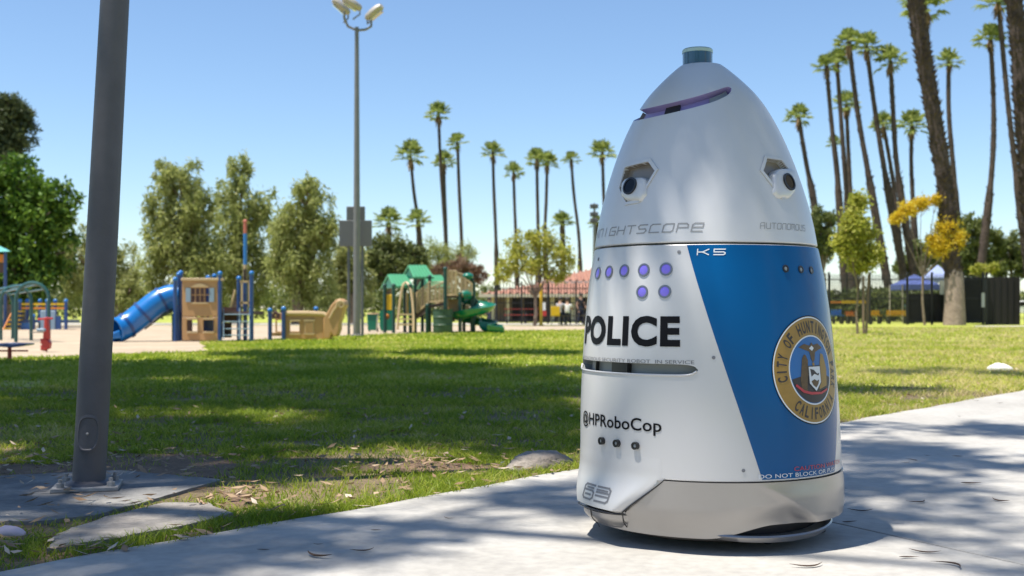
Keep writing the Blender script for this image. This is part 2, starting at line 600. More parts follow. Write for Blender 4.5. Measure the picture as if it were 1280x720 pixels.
tree_pts = [[] for _ in trunks]
tree_cl = [[] for _ in trunks]
rs = np.random.default_rng(21)
shift = Vector((SUN.x / SUN.z, SUN.y / SUN.z, 0))
for (x0, x1, y0, y1, cov) in SHADE:
    ga = G((x0 + x1) / 2, y0); gb = G((x0 + x1) / 2, y1)
    cy = (ga.y + gb.y) / 2; ry = (ga.y - gb.y) / 2
    cx = ((x0 + x1) / 2 - 640) / F * cy; rx = (x1 - x0) / 2 / F * cy
    area = math.pi * rx * ry
    ncl = max(3, int(area * cov * (12.0 if y1 < 600 and x0 < 1000 else 5.8)))
    for i in range(ncl):
        a = rs.uniform(0, 2 * math.pi); q = math.sqrt(rs.random())
        p = Vector((cx + rx * q * math.cos(a), cy + ry * q * math.sin(a), 0))
        z = rs.uniform(11.5, 15.0)
        if (p - Vector((0.5, 3.62, 0))).length < 0.85: continue       # a gap in the canopy here
        c = p + shift * z; c.z = z
        ti = min(range(len(trunks)), key=lambda k: (trunks[k] - Vector((c.x, c.y, 0))).length)
        tree_cl[ti].append(c)
        nl = int(95)
        pp = ball(nl, rs, 0.25) * np.array([0.42, 0.42, 0.3]) + np.array(c)
        tree_pts[ti].append(pp)
for i in range(16):                        # the spray of leaves whose shade lies on the robot's dome
    a = rs.uniform(0, 2 * math.pi); q = math.sqrt(rs.random())
    z = rs.uniform(8, 9.5)
    c = Vector((1.0 + 0.27 * q * math.cos(a), 3.95 + 0.25 * q * math.sin(a), 0)) + shift * z
    c.z = z
    tree_cl[1].append(c); tree_pts[1].append(ball(42, rs, 0.2) * np.array([0.16, 0.16, 0.3]) + np.array(c))
for ti, t in enumerate(trunks):            # the rest of each crown, round its own trunk and out of the picture
    for i in range(70):
        a = rs.uniform(0, 2 * math.pi); q = 3.2 * math.sqrt(rs.random())
        c = Vector((t.x + q * math.cos(a), t.y + q * math.sin(a), rs.uniform(10, 17)))
        g0 = c - shift * c.z
        if abs(c.x) < 0.47 * c.y + 1.0 or (0 < g0.y < 24 and abs(g0.x) < 0.47 * g0.y + 0.4): continue
        tree_cl[ti].append(c)
        tree_pts[ti].append(ball(70, rs, 0.25) * np.array([0.7, 0.7, 0.5]) + np.array(c))
labels = ['tall gum tree spreading over the lawn beside the playground', 'tall gum tree overhanging the grey lamp post', 'gum tree across the path from the grey lamp post', 'gum tree across the path from the staked sapling']
for k, t in enumerate(trunks):
    root = thing('gum_tree', labels[k], 'tree', t, 'shade trees along the path')
    V, Fc = leaves(np.concatenate(tree_pts[k]), 0.26, 0.075, rs, droop=0.35)
    npmesh('crown', V, Fc, m_gumleaf, root)
    tm = MB()
    tm.tube([t + Vector((0, 0, -0.2)), t + Vector((0.1, 0.05, 2)), t + Vector((0.0, 0.2, 5)), t + Vector((0.25, 0.1, 10)), t + Vector((0.1, 0, 16))], [0.5, 0.42, 0.36, 0.26, 0.08], 12)
    cl = tree_cl[k]
    rr = random.Random(k)
    for c in rr.sample(cl, min(len(cl), 16)):
        z0 = min(c.z - 1.0, rr.uniform(7, 11))
        a = t + Vector((0.1, 0.1, z0))
        mid = a.lerp(c, 0.5) + Vector((0, 0, 0.5))
        if abs(mid.x) < 0.47 * mid.y + 0.4 and mid.z < 0.30 * mid.y + 1.4 and mid.y > 0:
            continue
        tm.tube([a, mid, c], [0.12, 0.07, 0.02], 6)
    obj('trunk', tm, m_gum_bark, root)

# ================================================================== THE ROBOT
RC = Vector(((886 - 640) / F * 3.79, 3.79, 0.012))
RA = math.asin(-RC.x / math.hypot(RC.x, RC.y))          # local -Y looks at the camera
FRONT = R(-46.5)
PZ = [0.05, 0.251, 0.4404, 0.5765, 0.7126, 0.841, 0.942, 1.025, 1.1076, 1.214, 1.30, 1.345, 1.4066, 1.45, 1.481, 1.515, 1.543, 1.556]
PR = [0.427, 0.4265, 0.4215, 0.4125, 0.4005, 0.384, 0.3655, 0.3515, 0.331, 0.2976, 0.264, 0.243, 0.209, 0.178, 0.150, 0.115, 0.083, 0.066]
PZ = [z - 0.012 for z in PZ]

def _tang(xs, ys):
    n = len(xs); d = [(ys[i + 1] - ys[i]) / (xs[i + 1] - xs[i]) for i in range(n - 1)]
    return [d[0]] + [(d[i - 1] + d[i]) / 2 for i in range(1, n - 1)] + [d[-1]]
PT = _tang(PZ, PR)

def rad(z):
    if z <= PZ[0]: return PR[0]
    if z >= PZ[-1]: return PR[-1]
    import bisect
    i = bisect.bisect_right(PZ, z) - 1
    h = PZ[i + 1] - PZ[i]; t = (z - PZ[i]) / h
    return ((2 * t**3 - 3 * t**2 + 1) * PR[i] + (t**3 - 2 * t**2 + t) * h * PT[i] + (-2 * t**3 + 3 * t**2) * PR[i + 1] + (t**3 - t**2) * h * PT[i + 1])

def lean(z):
    t = max(0.0, (z - 0.2) / 1.35)
    return 0.036 * t

def S(th, z, off=0.0):
    r = rad(z); dz = 0.004
    sl = (rad(z + dz) - rad(z - dz)) / (2 * dz)
    n = Vector((math.sin(th), -math.cos(th), -sl)).normalized()
    l = lean(z)
    return Vector((l * math.sin(FRONT) + r * math.sin(th), -l * math.cos(FRONT) - r * math.cos(th), z)) + n * off

_ca, _sa = math.cos(-RA), math.sin(-RA)
def to_local(p):
    x, y = p.x - RC.x, p.y - RC.y
    return Vector((x * _ca - y * _sa, x * _sa + y * _ca, p.z - RC.z))
_cam_l = to_local(Vector((0, 0, H)))

def hit(px, py):
    """angle and height of the robot's skin seen at a photo pixel"""
    q = to_local(Wp(px, py, 4.0))
    d = (q - _cam_l)
    best = None; t = 0.68; prev = None
    while t < 1.15:
        p = _cam_l + d * t
        l = lean(p.z); x = p.x - l * math.sin(FRONT); y = p.y + l * math.cos(FRONT)
        e = math.hypot(x, y) - rad(p.z)
        if prev is None or e < prev[0]:
            prev = (e, x, y, p.z)
        if e < 0:
            break
        t += 0.0008
    return math.atan2(prev[1], -prev[2]), prev[3]

robot = thing('security_robot', 'tall white and blue egg-shaped police security robot standing on the concrete path', 'robot', RC, rz=RA)

m_pearl = mat('pearl_silver_paint', (0.57, 0.575, 0.59), 0.40, metal=0.15, coat=0.25, var=0.03, vscale=4)
m_white = mat('white_body_paint', (0.52, 0.523, 0.532), 0.40, metal=0.15, coat=0.25, var=0.025, vscale=5)
m_silver = mat('satin_silver_base', (0.34, 0.335, 0.335), 0.33, metal=0.8, coat=0.1, var=0.05, vscale=6)
m_blue = mat('blue_vinyl_wrap', (0.0, 0.078, 0.235), 0.24, spec=0.25, var=0.03, vscale=5)
m_blackdec = mat('black_vinyl', (0.005, 0.005, 0.007), 0.5, spec=0.15)
m_greydec = mat('grey_vinyl', (0.16, 0.165, 0.18), 0.45)
m_greylt = mat('light_grey_vinyl', (0.25, 0.255, 0.27), 0.45)
m_whitedec = mat('white_vinyl', (0.62, 0.66, 0.70), 0.45)
m_reddec = mat('red_vinyl', (0.42, 0.03, 0.05), 0.45)
m_gold = mat('gold_print', (0.27, 0.165, 0.035), 0.45, var=0.12, vscale=40)
m_sealblue = mat('seal_blue_print', (0.012, 0.12, 0.36), 0.45)
m_sealbrown = mat('seal_brown_print', (0.10, 0.06, 0.025), 0.5, var=0.3, vscale=90)
m_sealdark = mat('seal_dark_print', (0.03, 0.025, 0.03), 0.5)
m_blackpl = mat('black_plastic', (0.012, 0.012, 0.014), 0.35)
m_lensglass = mat('lens_glass', (0.003, 0.003, 0.004), 0.08, spec=0.25)
m_led = mat('violet_led_lens', (0.12, 0.10, 0.42), 0.3, coat=0.3, emit=(0.20, 0.14, 0.95), estr=0.14)
m_ring = mat('led_ring_metal', (0.22, 0.22, 0.24), 0.35, metal=0.8)
m_pocket = mat('camera_pocket', (0.20, 0.17, 0.14), 0.28, coat=0.3)
m_visor = mat('violet_visor', (0.26, 0.22, 0.46), 0.35)
m_slotgrey = mat('slot_inner_grey', (0.22, 0.24, 0.25), 0.4)
m_turret = mat('teal_sensor_glass', (0.006, 0.055, 0.10), 0.12, coat=1.0)
m_greencap = mat('pale_green_cap', (0.36, 0.47, 0.44), 0.4, metal=0.3)

def rmesh(name, vs, fs, m, parent=None, smooth=30, fix=True):
    """robot part: coordinates are already in the robot's own frame"""
    me = bpy.data.meshes.new(name)
    me.from_pydata([tuple(v) for v in vs], [], fs)
    if fix: fix_normals(me)
    finish(me, m, smooth)
    o = bpy.data.objects.new(name, me)
    C.objects.link(o); o.parent = parent or robot
    return o

def grid_shell(zs, nth, rf, name, m, close=True):
    vs = []; fs = []
    for z in zs:
        for k in range(nth):
            vs.append(rf(2 * math.pi * k / nth, z))
    for i in range(len(zs) - 1):
        for k in range(nth):
            a = i * nth + k; b = i * nth + (k + 1) % nth
            fs.append((a, b, b + nth, a + nth))
    if close:
        fs.append(tuple(range(nth - 1, -1, -1)))
        fs.append(tuple(range((len(zs) - 1) * nth, len(zs) * nth)))
    return rmesh(name, vs, fs, m)

def slot_cutter(th0, th1, zf, h0, m, n=72, din=0.035, dout=0.03, p=8):
    vs = []; fs = []
    for i in range(n + 1):
        s = i / n; th = th0 + (th1 - th0) * s
        h = max(0.0012, h0 * max(0.0, 1 - abs(2 * s - 1) ** p) ** 0.5)
        zc = zf(th)
        vs += [S(th, zc + h, dout), S(th, zc - h, dout), S(th, zc - h, -din), S(th, zc + h, -din)]
    for i in range(n):
        for k in range(4):
            a = i * 4 + k; b = i * 4 + (k + 1) % 4
            fs.append((a, b, b + 4, a + 4))
    fs.append((0, 1, 2, 3)); fs.append((n * 4 + 3, n * 4 + 2, n * 4 + 1, n * 4))
    return rmesh('cutter', vs, fs, m)

def poly_cutter(tz, m, din, dout=0.02):
    n = len(tz)
    vs = [S(t, z, dout) for t, z in tz] + [S(t, z, -din) for t, z in tz]
    fs = [tuple(range(n)), tuple(range(2 * n - 1, n - 1, -1))] + [(i, (i + 1) % n, (i + 1) % n + n, i + n) for i in range(n)]
    return rmesh('cutter', vs, fs, m)

def cut(o, cutters):
    for c in cutters:
        md = o.modifiers.new('cut', 'BOOLEAN')
        md.operation = 'DIFFERENCE'; md.solver = 'EXACT'; md.object = c
        md.material_mode = 'TRANSFER'
    bpy.context.view_layer.update()
    dg = bpy.context.evaluated_depsgraph_get()
    me = bpy.data.meshes.new_from_object(o.evaluated_get(dg))
    o.modifiers.clear()
    old = o.data; o.data = me
    me.polygons.foreach_set('use_smooth', [True] * len(me.polygons))
    me.set_sharp_from_angle(angle=R(24))
    for c in cutters:
        bpy.data.objects.remove(c, do_unlink=True)

def densify(tz, k=6):
    out = []
    for i in range(len(tz)):
        a = tz[i]; b = tz[(i + 1) % len(tz)]
        for j in range(k):
            s = j / k
            out.append((a[0] + (b[0] - a[0]) * s, a[1] + (b[1] - a[1]) * s))
    return out

ZR = 0.012     # the robot's own zero is the path's surface
SEAM = 0.949 - ZR
# dome
dz = [SEAM + 0.0025, SEAM + 0.0035, SEAM + 0.006] + [SEAM + 0.006 + (1.553 - ZR - SEAM - 0.006) * (i / 70) for i in range(1, 71)]
def dome_f(th, z):
    if z < SEAM + 0.003: return S(th, z, -0.005)
    if z < SEAM + 0.005: return S(th, z, -0.0015)
    return S(th, z)
dome = grid_shell(dz, 180, dome_f, 'dome', m_pearl)
def visor_z(th):
    ph = (th - FRONT) / R(77)
    return 1.380 - ZR + 0.068 * ph * ph
pock1 = densify([hit(*p) for p in ((782.5, 210), (811, 202.5), (819.5, 214), (806, 236), (799, 250), (784, 253), (775.5, 235))])
pock2 = densify([hit(*p) for p in ((957.5, 198.5), (976, 201), (986, 214), (990, 240), (977, 245), (953, 214))])
cut(dome, [slot_cutter(R(-124.5), R(32), visor_z, 0.0185, m_visor, din=0.026), poly_cutter(pock1, m_pocket, 0.018), poly_cutter(pock2, m_pocket, 0.018)])
# band behind the visor slot and the scanner in it
def strip(th0, th1, zf, h, off, name, m, parent, n=40, thick=0.006):
    vs = []; fs = []
    for i in range(n + 1):
        th = th0 + (th1 - th0) * i / n
        z = zf(th)
        vs += [S(th, z + h, off), S(th, z - h, off), S(th, z - h, off - thick), S(th, z + h, off - thick)]
    for i in range(n):
        for k in range(4):
            a = i * 4 + k; b = i * 4 + (k + 1) % 4
            fs.append((a, b, b + 4, a + 4))
    fs.append((0, 1, 2, 3)); fs.append((n * 4 + 3, n * 4 + 2, n * 4 + 1, n * 4))
    return rmesh(name, vs, fs, m, parent)
strip(R(-34), R(-20), visor_z, 0.0186, -0.017, 'visor_scanner', m_blackpl, dome, 8, 0.014)
strip(R(-84), R(-79), visor_z, 0.016, -0.014, 'visor_bracket', m_greydec, dome, 4, 0.02)
strip(R(8), R(29), visor_z, 0.010, -0.018, 'visor_end_block', m_slotgrey, dome, 8, 0.014)

def bezel(outer, inner, h, name, parent, m):
    n = len(outer)
    vs = [S(t, z, 0.0005) for t, z in outer] + [S(t, z, h) for t, z in outer] + [S(t, z, h) for t, z in inner] + [S(t, z, -0.02) for t, z in inner]
    fs = []
    for k in range(3):
        for i in range(n):
            j = (i + 1) % n
            fs.append((k * n + i, k * n + j, (k + 1) * n + j, (k + 1) * n + i))
    return rmesh(name, vs, fs, m, parent, smooth=25)

def camera_unit(pocket, lens_px, box_px, grow):
    c = (sum(t for t, z in pocket) / len(pocket), sum(z for t, z in pocket) / len(pocket))
    outer = [(c[0] + (t - c[0]) * grow, c[1] + (z - c[1]) * grow) for t, z in pocket]
    bz = bezel(outer, pocket, 0.004, 'camera_bezel', dome, m_pearl)
    cu = robot
    # housing: a rounded hood sloping out of the lower pocket
    x0, x1, y0, y1 = box_px
    pts = [(x0, y0 + 7), (x0 + 4, y0 + 2), (x0 + 9, y0), (x1 - 4, y0), (x1, y0 + 3), (x1, y1 - 8), (x1 - 6, y1), (x0 + 6, y1), (x0, y1 - 6)]
    loop = densify([hit(*p) for p in pts], 4)
    cc = (sum(t for t, z in loop) / len(loop), sum(z for t, z in loop) / len(loop))
    rings = [(1.16, -0.020), (1.08, -0.002), (1.0, 0.006), (0.90, 0.0095), (0.55, 0.0105)]
    vs = []; fs = []; n = len(loop)
    for s, off in rings:
        vs += [S(cc[0] + (t - cc[0]) * s, cc[1] + (z - cc[1]) * s, off) for t, z in loop]
    for k in range(len(rings) - 1):
        for i in range(n):
            j = (i + 1) % n
            fs.append((k * n + i, k * n + j, (k + 1) * n + j, (k + 1) * n + i))
    fs.append(tuple(range((len(rings) - 1) * n, len(rings) * n)))
    ho = rmesh('camera_housing', vs, fs, m_pearl, smooth=50)
    # lens
    t, z = hit(*lens_px)
    disc('lens_rim', t, z, 0.0285, 0.006, 0.0145, m_blackpl, ho, inner=0.0225)
    disc('lens', t, z, 0.0240, 0.006, 0.0125, m_lensglass, ho)

def disc(name, th, z, r, o0, o1, m, parent, inner=0.0, n=28, dome_=0.0, sc=1.0):
    c = S(th, z); nrm = (S(th, z, 0.01) - c).normalized()
    u = Vector((math.cos(th), math.sin(th), 0)); v = nrm.cross(u).normalized()
    vs = []; fs = []
    def ring(rr, o):
        for k in range(n):
            a = 2 * math.pi * k / n
            vs.append(c + nrm * o + (u * math.cos(a) + v * math.sin(a) * sc) * rr)
    ring(r, o0); ring(r, o1)
    k_ = 2
    if inner:
        ring(inner, o1); ring(inner, o0)
        k_ = 4
    elif dome_:
        ring(r * 0.7, o1 + dome_ * 0.6); ring(r * 0.3, o1 + dome_); k_ = 4
    for k in range(k_ - 1):
        for i in range(n):
            j = (i + 1) % n
            fs.append((k * n + i, k * n + j, (k + 1) * n + j, (k + 1) * n + i))
    if not inner:
        fs.append(tuple(range((k_ - 1) * n, k_ * n)))
    return rmesh(name, vs, fs, m, parent)

camera_unit(pock1, (791, 234), (779, 808, 223, 251), 1.16)
camera_unit(pock2, (982.5, 229), (966, 991, 212, 247), 1.16)

# crown plate and turret
tl = S(0, 1.545).xy.to_3d()
tc = Vector((lean(1.5) * math.sin(FRONT), -lean(1.5) * math.cos(FRONT), 0))
ofs = tc + Vector((-0.012, 0, 0))
m_ = MB().lathe([(0.078, 1.5245), (0.080, 1.5285), (0.076, 1.5325), (0.058, 1.537), (0.054, 1.5375)], tc.x - 0.006, tc.y, 40)
rmesh('crown_plate', m_.v, m_.f, m_pearl)
m_ = MB().lathe([(0.049, 1.534), (0.0495, 1.585)], ofs.x, ofs.y, 36)
tur = rmesh('sensor_turret', m_.v, m_.f, m_turret)
m_ = MB().lathe([(0.0505, 1.585), (0.0505, 1.595), (0.047, 1.599), (0.02, 1.600)], ofs.x, ofs.y, 36)
rmesh('turret_cap', m_.v, m_.f, m_greencap, tur)
m_ = MB().lathe([(0.052, 1.5365), (0.052, 1.541), (0.048, 1.542)], ofs.x, ofs.y, 36)
rmesh('turret_collar', m_.v, m_.f, m_pearl, tur)

# dark core seen in the gap between dome and body
m_ = MB().lathe([(0.345, SEAM - 0.03), (0.345, SEAM + 0.02)], tc.x * 0.6, tc.y * 0.6, 60)
rmesh('inner_core', m_.v, m_.f, m_blackpl)

# body
RIM = 0.236 - ZR
zs = [RIM, RIM + 0.0012, RIM + 0.004] + [RIM + 0.004 + (SEAM - 0.0065 - RIM - 0.004) * i / 60 for i in range(1, 61)] + [SEAM - 0.004, SEAM - 0.0025]
def body_f(th, z):
    if z > SEAM - 0.003 or z < RIM + 0.001: return S(th, z, -0.005)
    if z > SEAM - 0.005 or z < RIM + 0.003: return S(th, z, -0.0015)
    return S(th, z)
body = grid_shell(zs, 180, body_f, 'body', m_white)
slot_z = lambda th: 0.5675 - ZR
cut(body, [slot_cutter(R(-89), R(-3.5), slot_z, 0.0165, m_slotgrey, din=0.034, p=14)])
strip(R(-47), R(-37), slot_z, 0.017, -0.012, 'slot_scanner', m_blackpl, body, 6, 0.02)
strip(R(-64.5), R(-63.6), slot_z, 0.017, -0.020, 'slot_divider', m_blackpl, body, 3, 0.012)
# bright rolled lip below the slot
lip = []
N = 50
for i in range(N + 1):
    s = i / N
    th = R(-88 + 84 * s)
    zz = 0.5675 - ZR - 0.0165 * max(0.02, 1 - abs(2 * s - 1) ** 14) ** 0.5
    lip.append(S(th, zz - 0.001, 0.001))
m_ = MB().tube(lip, 0.0035, 6)
rmesh('slot_lip', m_.v, m_.f, m_white, body, smooth=60)

# blue wrap on the two flanks, 1.5 mm proud
def flank(sgn):
    z0, z1 = RIM + 0.006, SEAM - 0.006
    nz, ns = 60, 70
    vs = []; fs = []
    for i in range(nz + 1):
        z = z0 + (z1 - z0) * i / nz
        t = (z - (0.24 - ZR)) / 0.705
        a = 68.2 - 29.9 * t            # degrees from the front
        b = 180 - a
        for k in range(ns + 1):
            ph = R(a + (b - a) * k / ns) * sgn
            edge = (k in (0, ns)) or (i in (0, nz))
            vs.append(S(FRONT + ph, z, 0.0002 if edge else 0.0011))
    for i in range(nz):
        for k in range(ns):
            q = i * (ns + 1) + k
            fs.append((q, q + 1, q + ns + 2, q + ns + 1))
    return rmesh('blue_flank_panel', vs, fs, m_blue, smooth=60)
flank(1); flank(-1)

# silver base
def sstep(a, b, x):
    t = min(1, max(0, (x - a) / (b - a)))
    return t * t * (3 - 2 * t)
CH_TOP, CH_BOT = 0.300 - ZR, 0.119 - ZR
def chin_half(z):
    t = min(1, max(0, (RIM + 0.002 - z) / (RIM + 0.002 - CH_BOT)))
    return 37.5 - 20.0 * (0.85 * t + 0.15 * sstep(0, 1, t))
def base_bottom(th):
    d = math.degrees(th)
    d = (d + 180) % 360 - 180
    return 0.056 + 0.040 * sstep(-2, 30, d) * (1 - sstep(85, 110, d))
def base_pt(th, t):
    """t 0 at the rim .. 1 at the lower edge"""
    zb = base_bottom(th) - 0.004
    z = RIM - 0.0025 + (zb - RIM) * t
    d = (math.degrees(th) + 180) % 360 - 180
    crease = 16 + 29 * t ** 0.75
    w_ = 1.0 + 5.0 * t
    k_ = sstep(-w_, w_, d - crease) * (1 - sstep(78, 120, d))      # 0 = leaning front skin, 1 = upright flank
    front = 0.004 - 0.010 * t - 0.020 * sstep(0.45, 1.0, t)
    upright = 0.004 + 0.004 * sstep(0, 0.4, t) - 0.003 * sstep(0.8, 1, t)
    prof = front + (upright - front) * k_
    inside = sstep(2.5, 5.0, chin_half(z) - abs(d + 55.0)) if z > 0.119 - ZR - 0.004 else 0.0
    r = 0.4265 + prof - 0.02 * inside      # set back behind the chin
    l = lean(z)
    return Vector((l * math.sin(FRONT) + r * math.sin(th), -l * math.cos(FRONT) - r * math.cos(th), z))
vs = []; fs = []
NT, NR = 240, 26
for i in range(NR + 1):
    for k in range(NT):
        vs.append(base_pt(2 * math.pi * k / NT, i / NR))
for k in range(NT):       # turn the lower edge inwards
    p = base_pt(2 * math.pi * k / NT, 1.0)
    vs.append(Vector((p.x * 0.86, p.y * 0.86, p.z + 0.004)))
for i in range(NR + 1):
    for k in range(NT):
        a = i * NT + k; b = i * NT + (k + 1) % NT
        fs.append((a, b, b + NT, a + NT))
fs.append(tuple(range(NT)))
base = rmesh('base', vs, fs, m_silver, smooth=40)
# white chin that dips into the base at the front
vs = []; fs = []
NC, NZ = 40, 24
def chin_r(z, edge):
    t = min(1, max(0, (RIM + 0.020 - z) / (RIM + 0.020 - CH_BOT)))
    up = min(1, (CH_TOP - z) / 0.03)
    return rad(z) + 0.0002 + 0.0010 * up + 0.024 * sstep(0, 1, t) * (0.35 + 0.65 * edge)
def chin_pt(th, z, r):
    l = lean(z)
    return (l * math.sin(FRONT) + r * math.sin(th), -l * math.cos(FRONT) - r * math.cos(th), z)
CHC = -55.0
for i in range(NZ + 1):
    z = CH_TOP + (CH_BOT - CH_TOP) * i / NZ
    half = chin_half(z)
    for k in range(NC + 1):
        s = k / NC
        th = R(CHC - half + 2 * half * s)
        r = chin_r(z, sstep(0, 0.12, min(s, 1 - s)))
        if i == NZ: r -= 0.02
        if k in (0, NC): r -= 0.004
        vs.append(chin_pt(th, z, r))
for i in range(NZ):
    for k in range(NC):
        q = i * (NC + 1) + k
        fs.append((q, q + 1, q + NC + 2, q + NC + 1))
chin = rmesh('front_chin', vs, fs, m_white, smooth=60)
# dark gasket along the chin's slanted sides and lower edge
for sr in (1, -1):
    pts = []
    for i in range(17):
        z = RIM + (CH_BOT - RIM) * i / 16
        pts.append(chin_pt(R(CHC + sr * chin_half(z)), z, chin_r(z, 0) + 0.0005))
    m_ = MB().tube(pts, 0.0022, 6)
    rmesh('chin_gasket', m_.v, m_.f, m_blackpl, chin)
hb_ = chin_half(CH_BOT)
m_ = MB().tube([chin_pt(R(CHC - hb_ + 2 * hb_ * i / 30), CH_BOT - 0.001, chin_r(CH_BOT, sstep(0, .12, min(i, 30 - i) / 30)) - 0.0015) for i in range(31)], 0.0022, 6)
rmesh('chin_gasket', m_.v, m_.f, m_blackpl, chin)
# front bumper below the chin
vs = []; fs = []
NB, NZ = 30, 12
for i in range(NZ + 1):
    t = i / NZ
    z = 0.1155 - ZR + (0.052 - 0.1155 + ZR) * t
    for k in range(NB + 1):
        s = k / NB
        th = R(CHC - 27 + 54 * s)
        e = sstep(0, 0.40, min(s, 1 - s))
        r = 0.4265 - 0.030 + 0.051 * e - 0.008 * t - 0.024 * sstep(0.3, 1, t)
        if i in (0, NZ): r -= 0.03
        vs.append((lean(z) * math.sin(FRONT) + r * math.sin(th), -lean(z) * math.cos(FRONT) - r * math.cos(th), z))
for i in range(NZ):
    for k in range(NB):
        q = i * (NB + 1) + k
        fs.append((q, q + 1, q + NB + 2, q + NB + 1))
bump_o = rmesh('front_bumper', vs, fs, m_silver, smooth=50)
for thd in (-55.5, -38.5):
    pts = []
    for i in range(9):
        t = i / 8; z = 0.112 - ZR - 0.056 * t
        s = (thd - CHC + 27) / 54; e = sstep(0, 0.40, min(s, 1 - s))
        r = 0.4265 - 0.030 + 0.051 * e - 0.008 * t - 0.024 * sstep(0.3, 1, t) + 0.0005
        pts.append((lean(z) * math.sin(FRONT) + r * math.sin(R(thd)), -lean(z) * math.cos(FRONT) - r * math.cos(R(thd)), z))
    m_ = MB().tube(pts, 0.0016, 5)
    rmesh('bumper_joint', m_.v, m_.f, m_blackpl, bump_o)
# lower lip on the flank and the dark undercarriage
vs = []; fs = []
for i in range(41):
    u = i / 40; th = R(2 + 76 * u)
    e = math.sin(math.pi * min(1, u * 1.02)) ** 0.6
    r = 0.398 + 0.020 * e
    zt_ = 0.056 + 0.012 * (1 - e) + 0.006 * u; zb_ = zt_ - 0.016 - 0.006 * e
    for rr, z in ((r - 0.06, zt_ - 0.006), (r - 0.004, zt_), (r, zt_ - 0.005), (r - 0.012, zb_), (r - 0.06, zb_)):
        vs.append((rr * math.sin(th), -rr * math.cos(th), z))
for i in range(40):
    for k in range(5):
        a, b = i * 5 + k, i * 5 + (k + 1) % 5
        fs.append((a, b, b + 5, a + 5))
fs.append((0, 1, 2, 3, 4)); fs.append((204, 203, 202, 201, 200))
rmesh('flank_lip', vs, fs, m_silver, base, smooth=50)
m_ = MB().lathe([(0.30, 0.025), (0.355, 0.035), (0.362, 0.06), (0.362, 0.13)], 0, 0, 60)
rmesh('undercarriage', m_.v, m_.f, m_blackpl)
for sx in (-1, 1):
    a = FRONT + sx * R(90)
    c = Vector((math.sin(a) * 0.25, -math.cos(a) * 0.25, 0.075)); d = Vector((math.sin(a), -math.cos(a), 0))
    m_ = MB().tube([c - d * 0.03, c - d * 0.024, c + d * 0.024, c + d * 0.03], [0.066, 0.075, 0.075, 0.066], 28)
    rmesh('wheel', m_.v, m_.f, m_blackpl)

# lights, sensors, screws
for (x, y) in ((748, 341.5), (762, 340), (781, 338.5), (805, 337.5), (833, 336.5), (803, 365), (831, 364.5)):
    t, z = hit(x, y)
    l = disc('warning_light', t, z, 0.0148, -0.004, 0.0015, m_led, robot, dome_=0.002)
    disc('light_ring', t, z, 0.0205, -0.002, 0.0028, m_ring, l, inner=0.0148)
for (x, y, m) in ((754, 551, 1), (773, 554, 1), (796, 557, 1), (981, 336, 0), (1000, 337, 0), (1013, 338, 0)):
    t, z = hit(x, y)
    s_ = disc('proximity_sensor', t, z, 0.0118, -0.003, 0.012 if m else 0.004, m_blackpl, robot, inner=0.0068)
    disc('sensor_face', t, z, 0.0068, -0.003, 0.008 if m else 0.0025, m_slotgrey, s_, dome_=0.002)
for (x, y) in ((849, 315), (748.5, 324), (892, 447), (929, 588)):
    t, z = hit(x, y)
    disc('screw', t, z, 0.0055, -0.002, 0.0015, m_greydec, robot, n=12, dome_=0.0006)

# ---- lettering
def text_raw(txt, size, bold=0.0, xs=1.0):
    cu = bpy.data.curves.new('t', 'FONT')
    cu.body = txt; cu.size = size; cu.offset = bold; cu.resolution_u = 4; cu.space_character = 1.0 + bold * 2.2
    o = bpy.data.objects.new('t', cu); C.objects.link(o)
    bpy.context.view_layer.update()
    dg = bpy.context.evaluated_depsgraph_get()
    me = bpy.data.meshes.new_from_object(o.evaluated_get(dg))
    bpy.data.objects.remove(o, do_unlink=True)
    bm = bmesh.new(); bm.from_mesh(me)
    bpy.data.meshes.remove(me)
    bmesh.ops.scale(bm, vec=(xs, 1, 1), verts=bm.verts)
    return bm

def slice_bm(bm, step=0.012):
    x0 = min(v.co.x for v in bm.verts); x1 = max(v.co.x for v in bm.verts)
    x = x0 + step
    while x < x1:
        bmesh.ops.bisect_plane(bm, geom=bm.verts[:] + bm.edges[:] + bm.faces[:], plane_co=(x, 0, 0), plane_no=(1, 0, 0))
        x += step

def wrap(name, bm, th0, z0, m, parent, off=0.0018, center=True, shear=0.0):
    slice_bm(bm)
    x0 = min(v.co.x for v in bm.verts); x1 = max(v.co.x for v in bm.verts)
    cx = (x0 + x1) / 2 if center else 0
    r = rad(z0)
    for v in bm.verts:
        u = v.co.x - cx + shear * v.co.y; h = v.co.y
        v.co = S(th0 + u / r, z0 + h, off)
    me = bpy.data.meshes.new(name); bm.to_mesh(me); bm.free()
    me.materials.append(m)
    o = bpy.data.objects.new(name, me); C.objects.link(o); o.parent = parent
    return o

def strokes(glyph_rows, cw, ch, gap, lw):
    """stroke lettering: each glyph is a list of polylines in a 1 x 1 cell"""
    bm = bmesh.new(); x = 0
    for g in glyph_rows:
        wsc = cw
        for pl in g:
            P = [Vector((x + p[0] * wsc, p[1] * ch, 0)) for p in pl]
            for a, b in zip(P[:-1], P[1:]):
                d = (b - a).normalized(); n = Vector((-d.y, d.x, 0)) * lw / 2
                a2 = a - d * lw / 2; b2 = b + d * lw / 2
                bm.faces.new([bm.verts.new(q) for q in (a2 - n, b2 - n, b2 + n, a2 + n)])
        x += cw + gap
    return bm

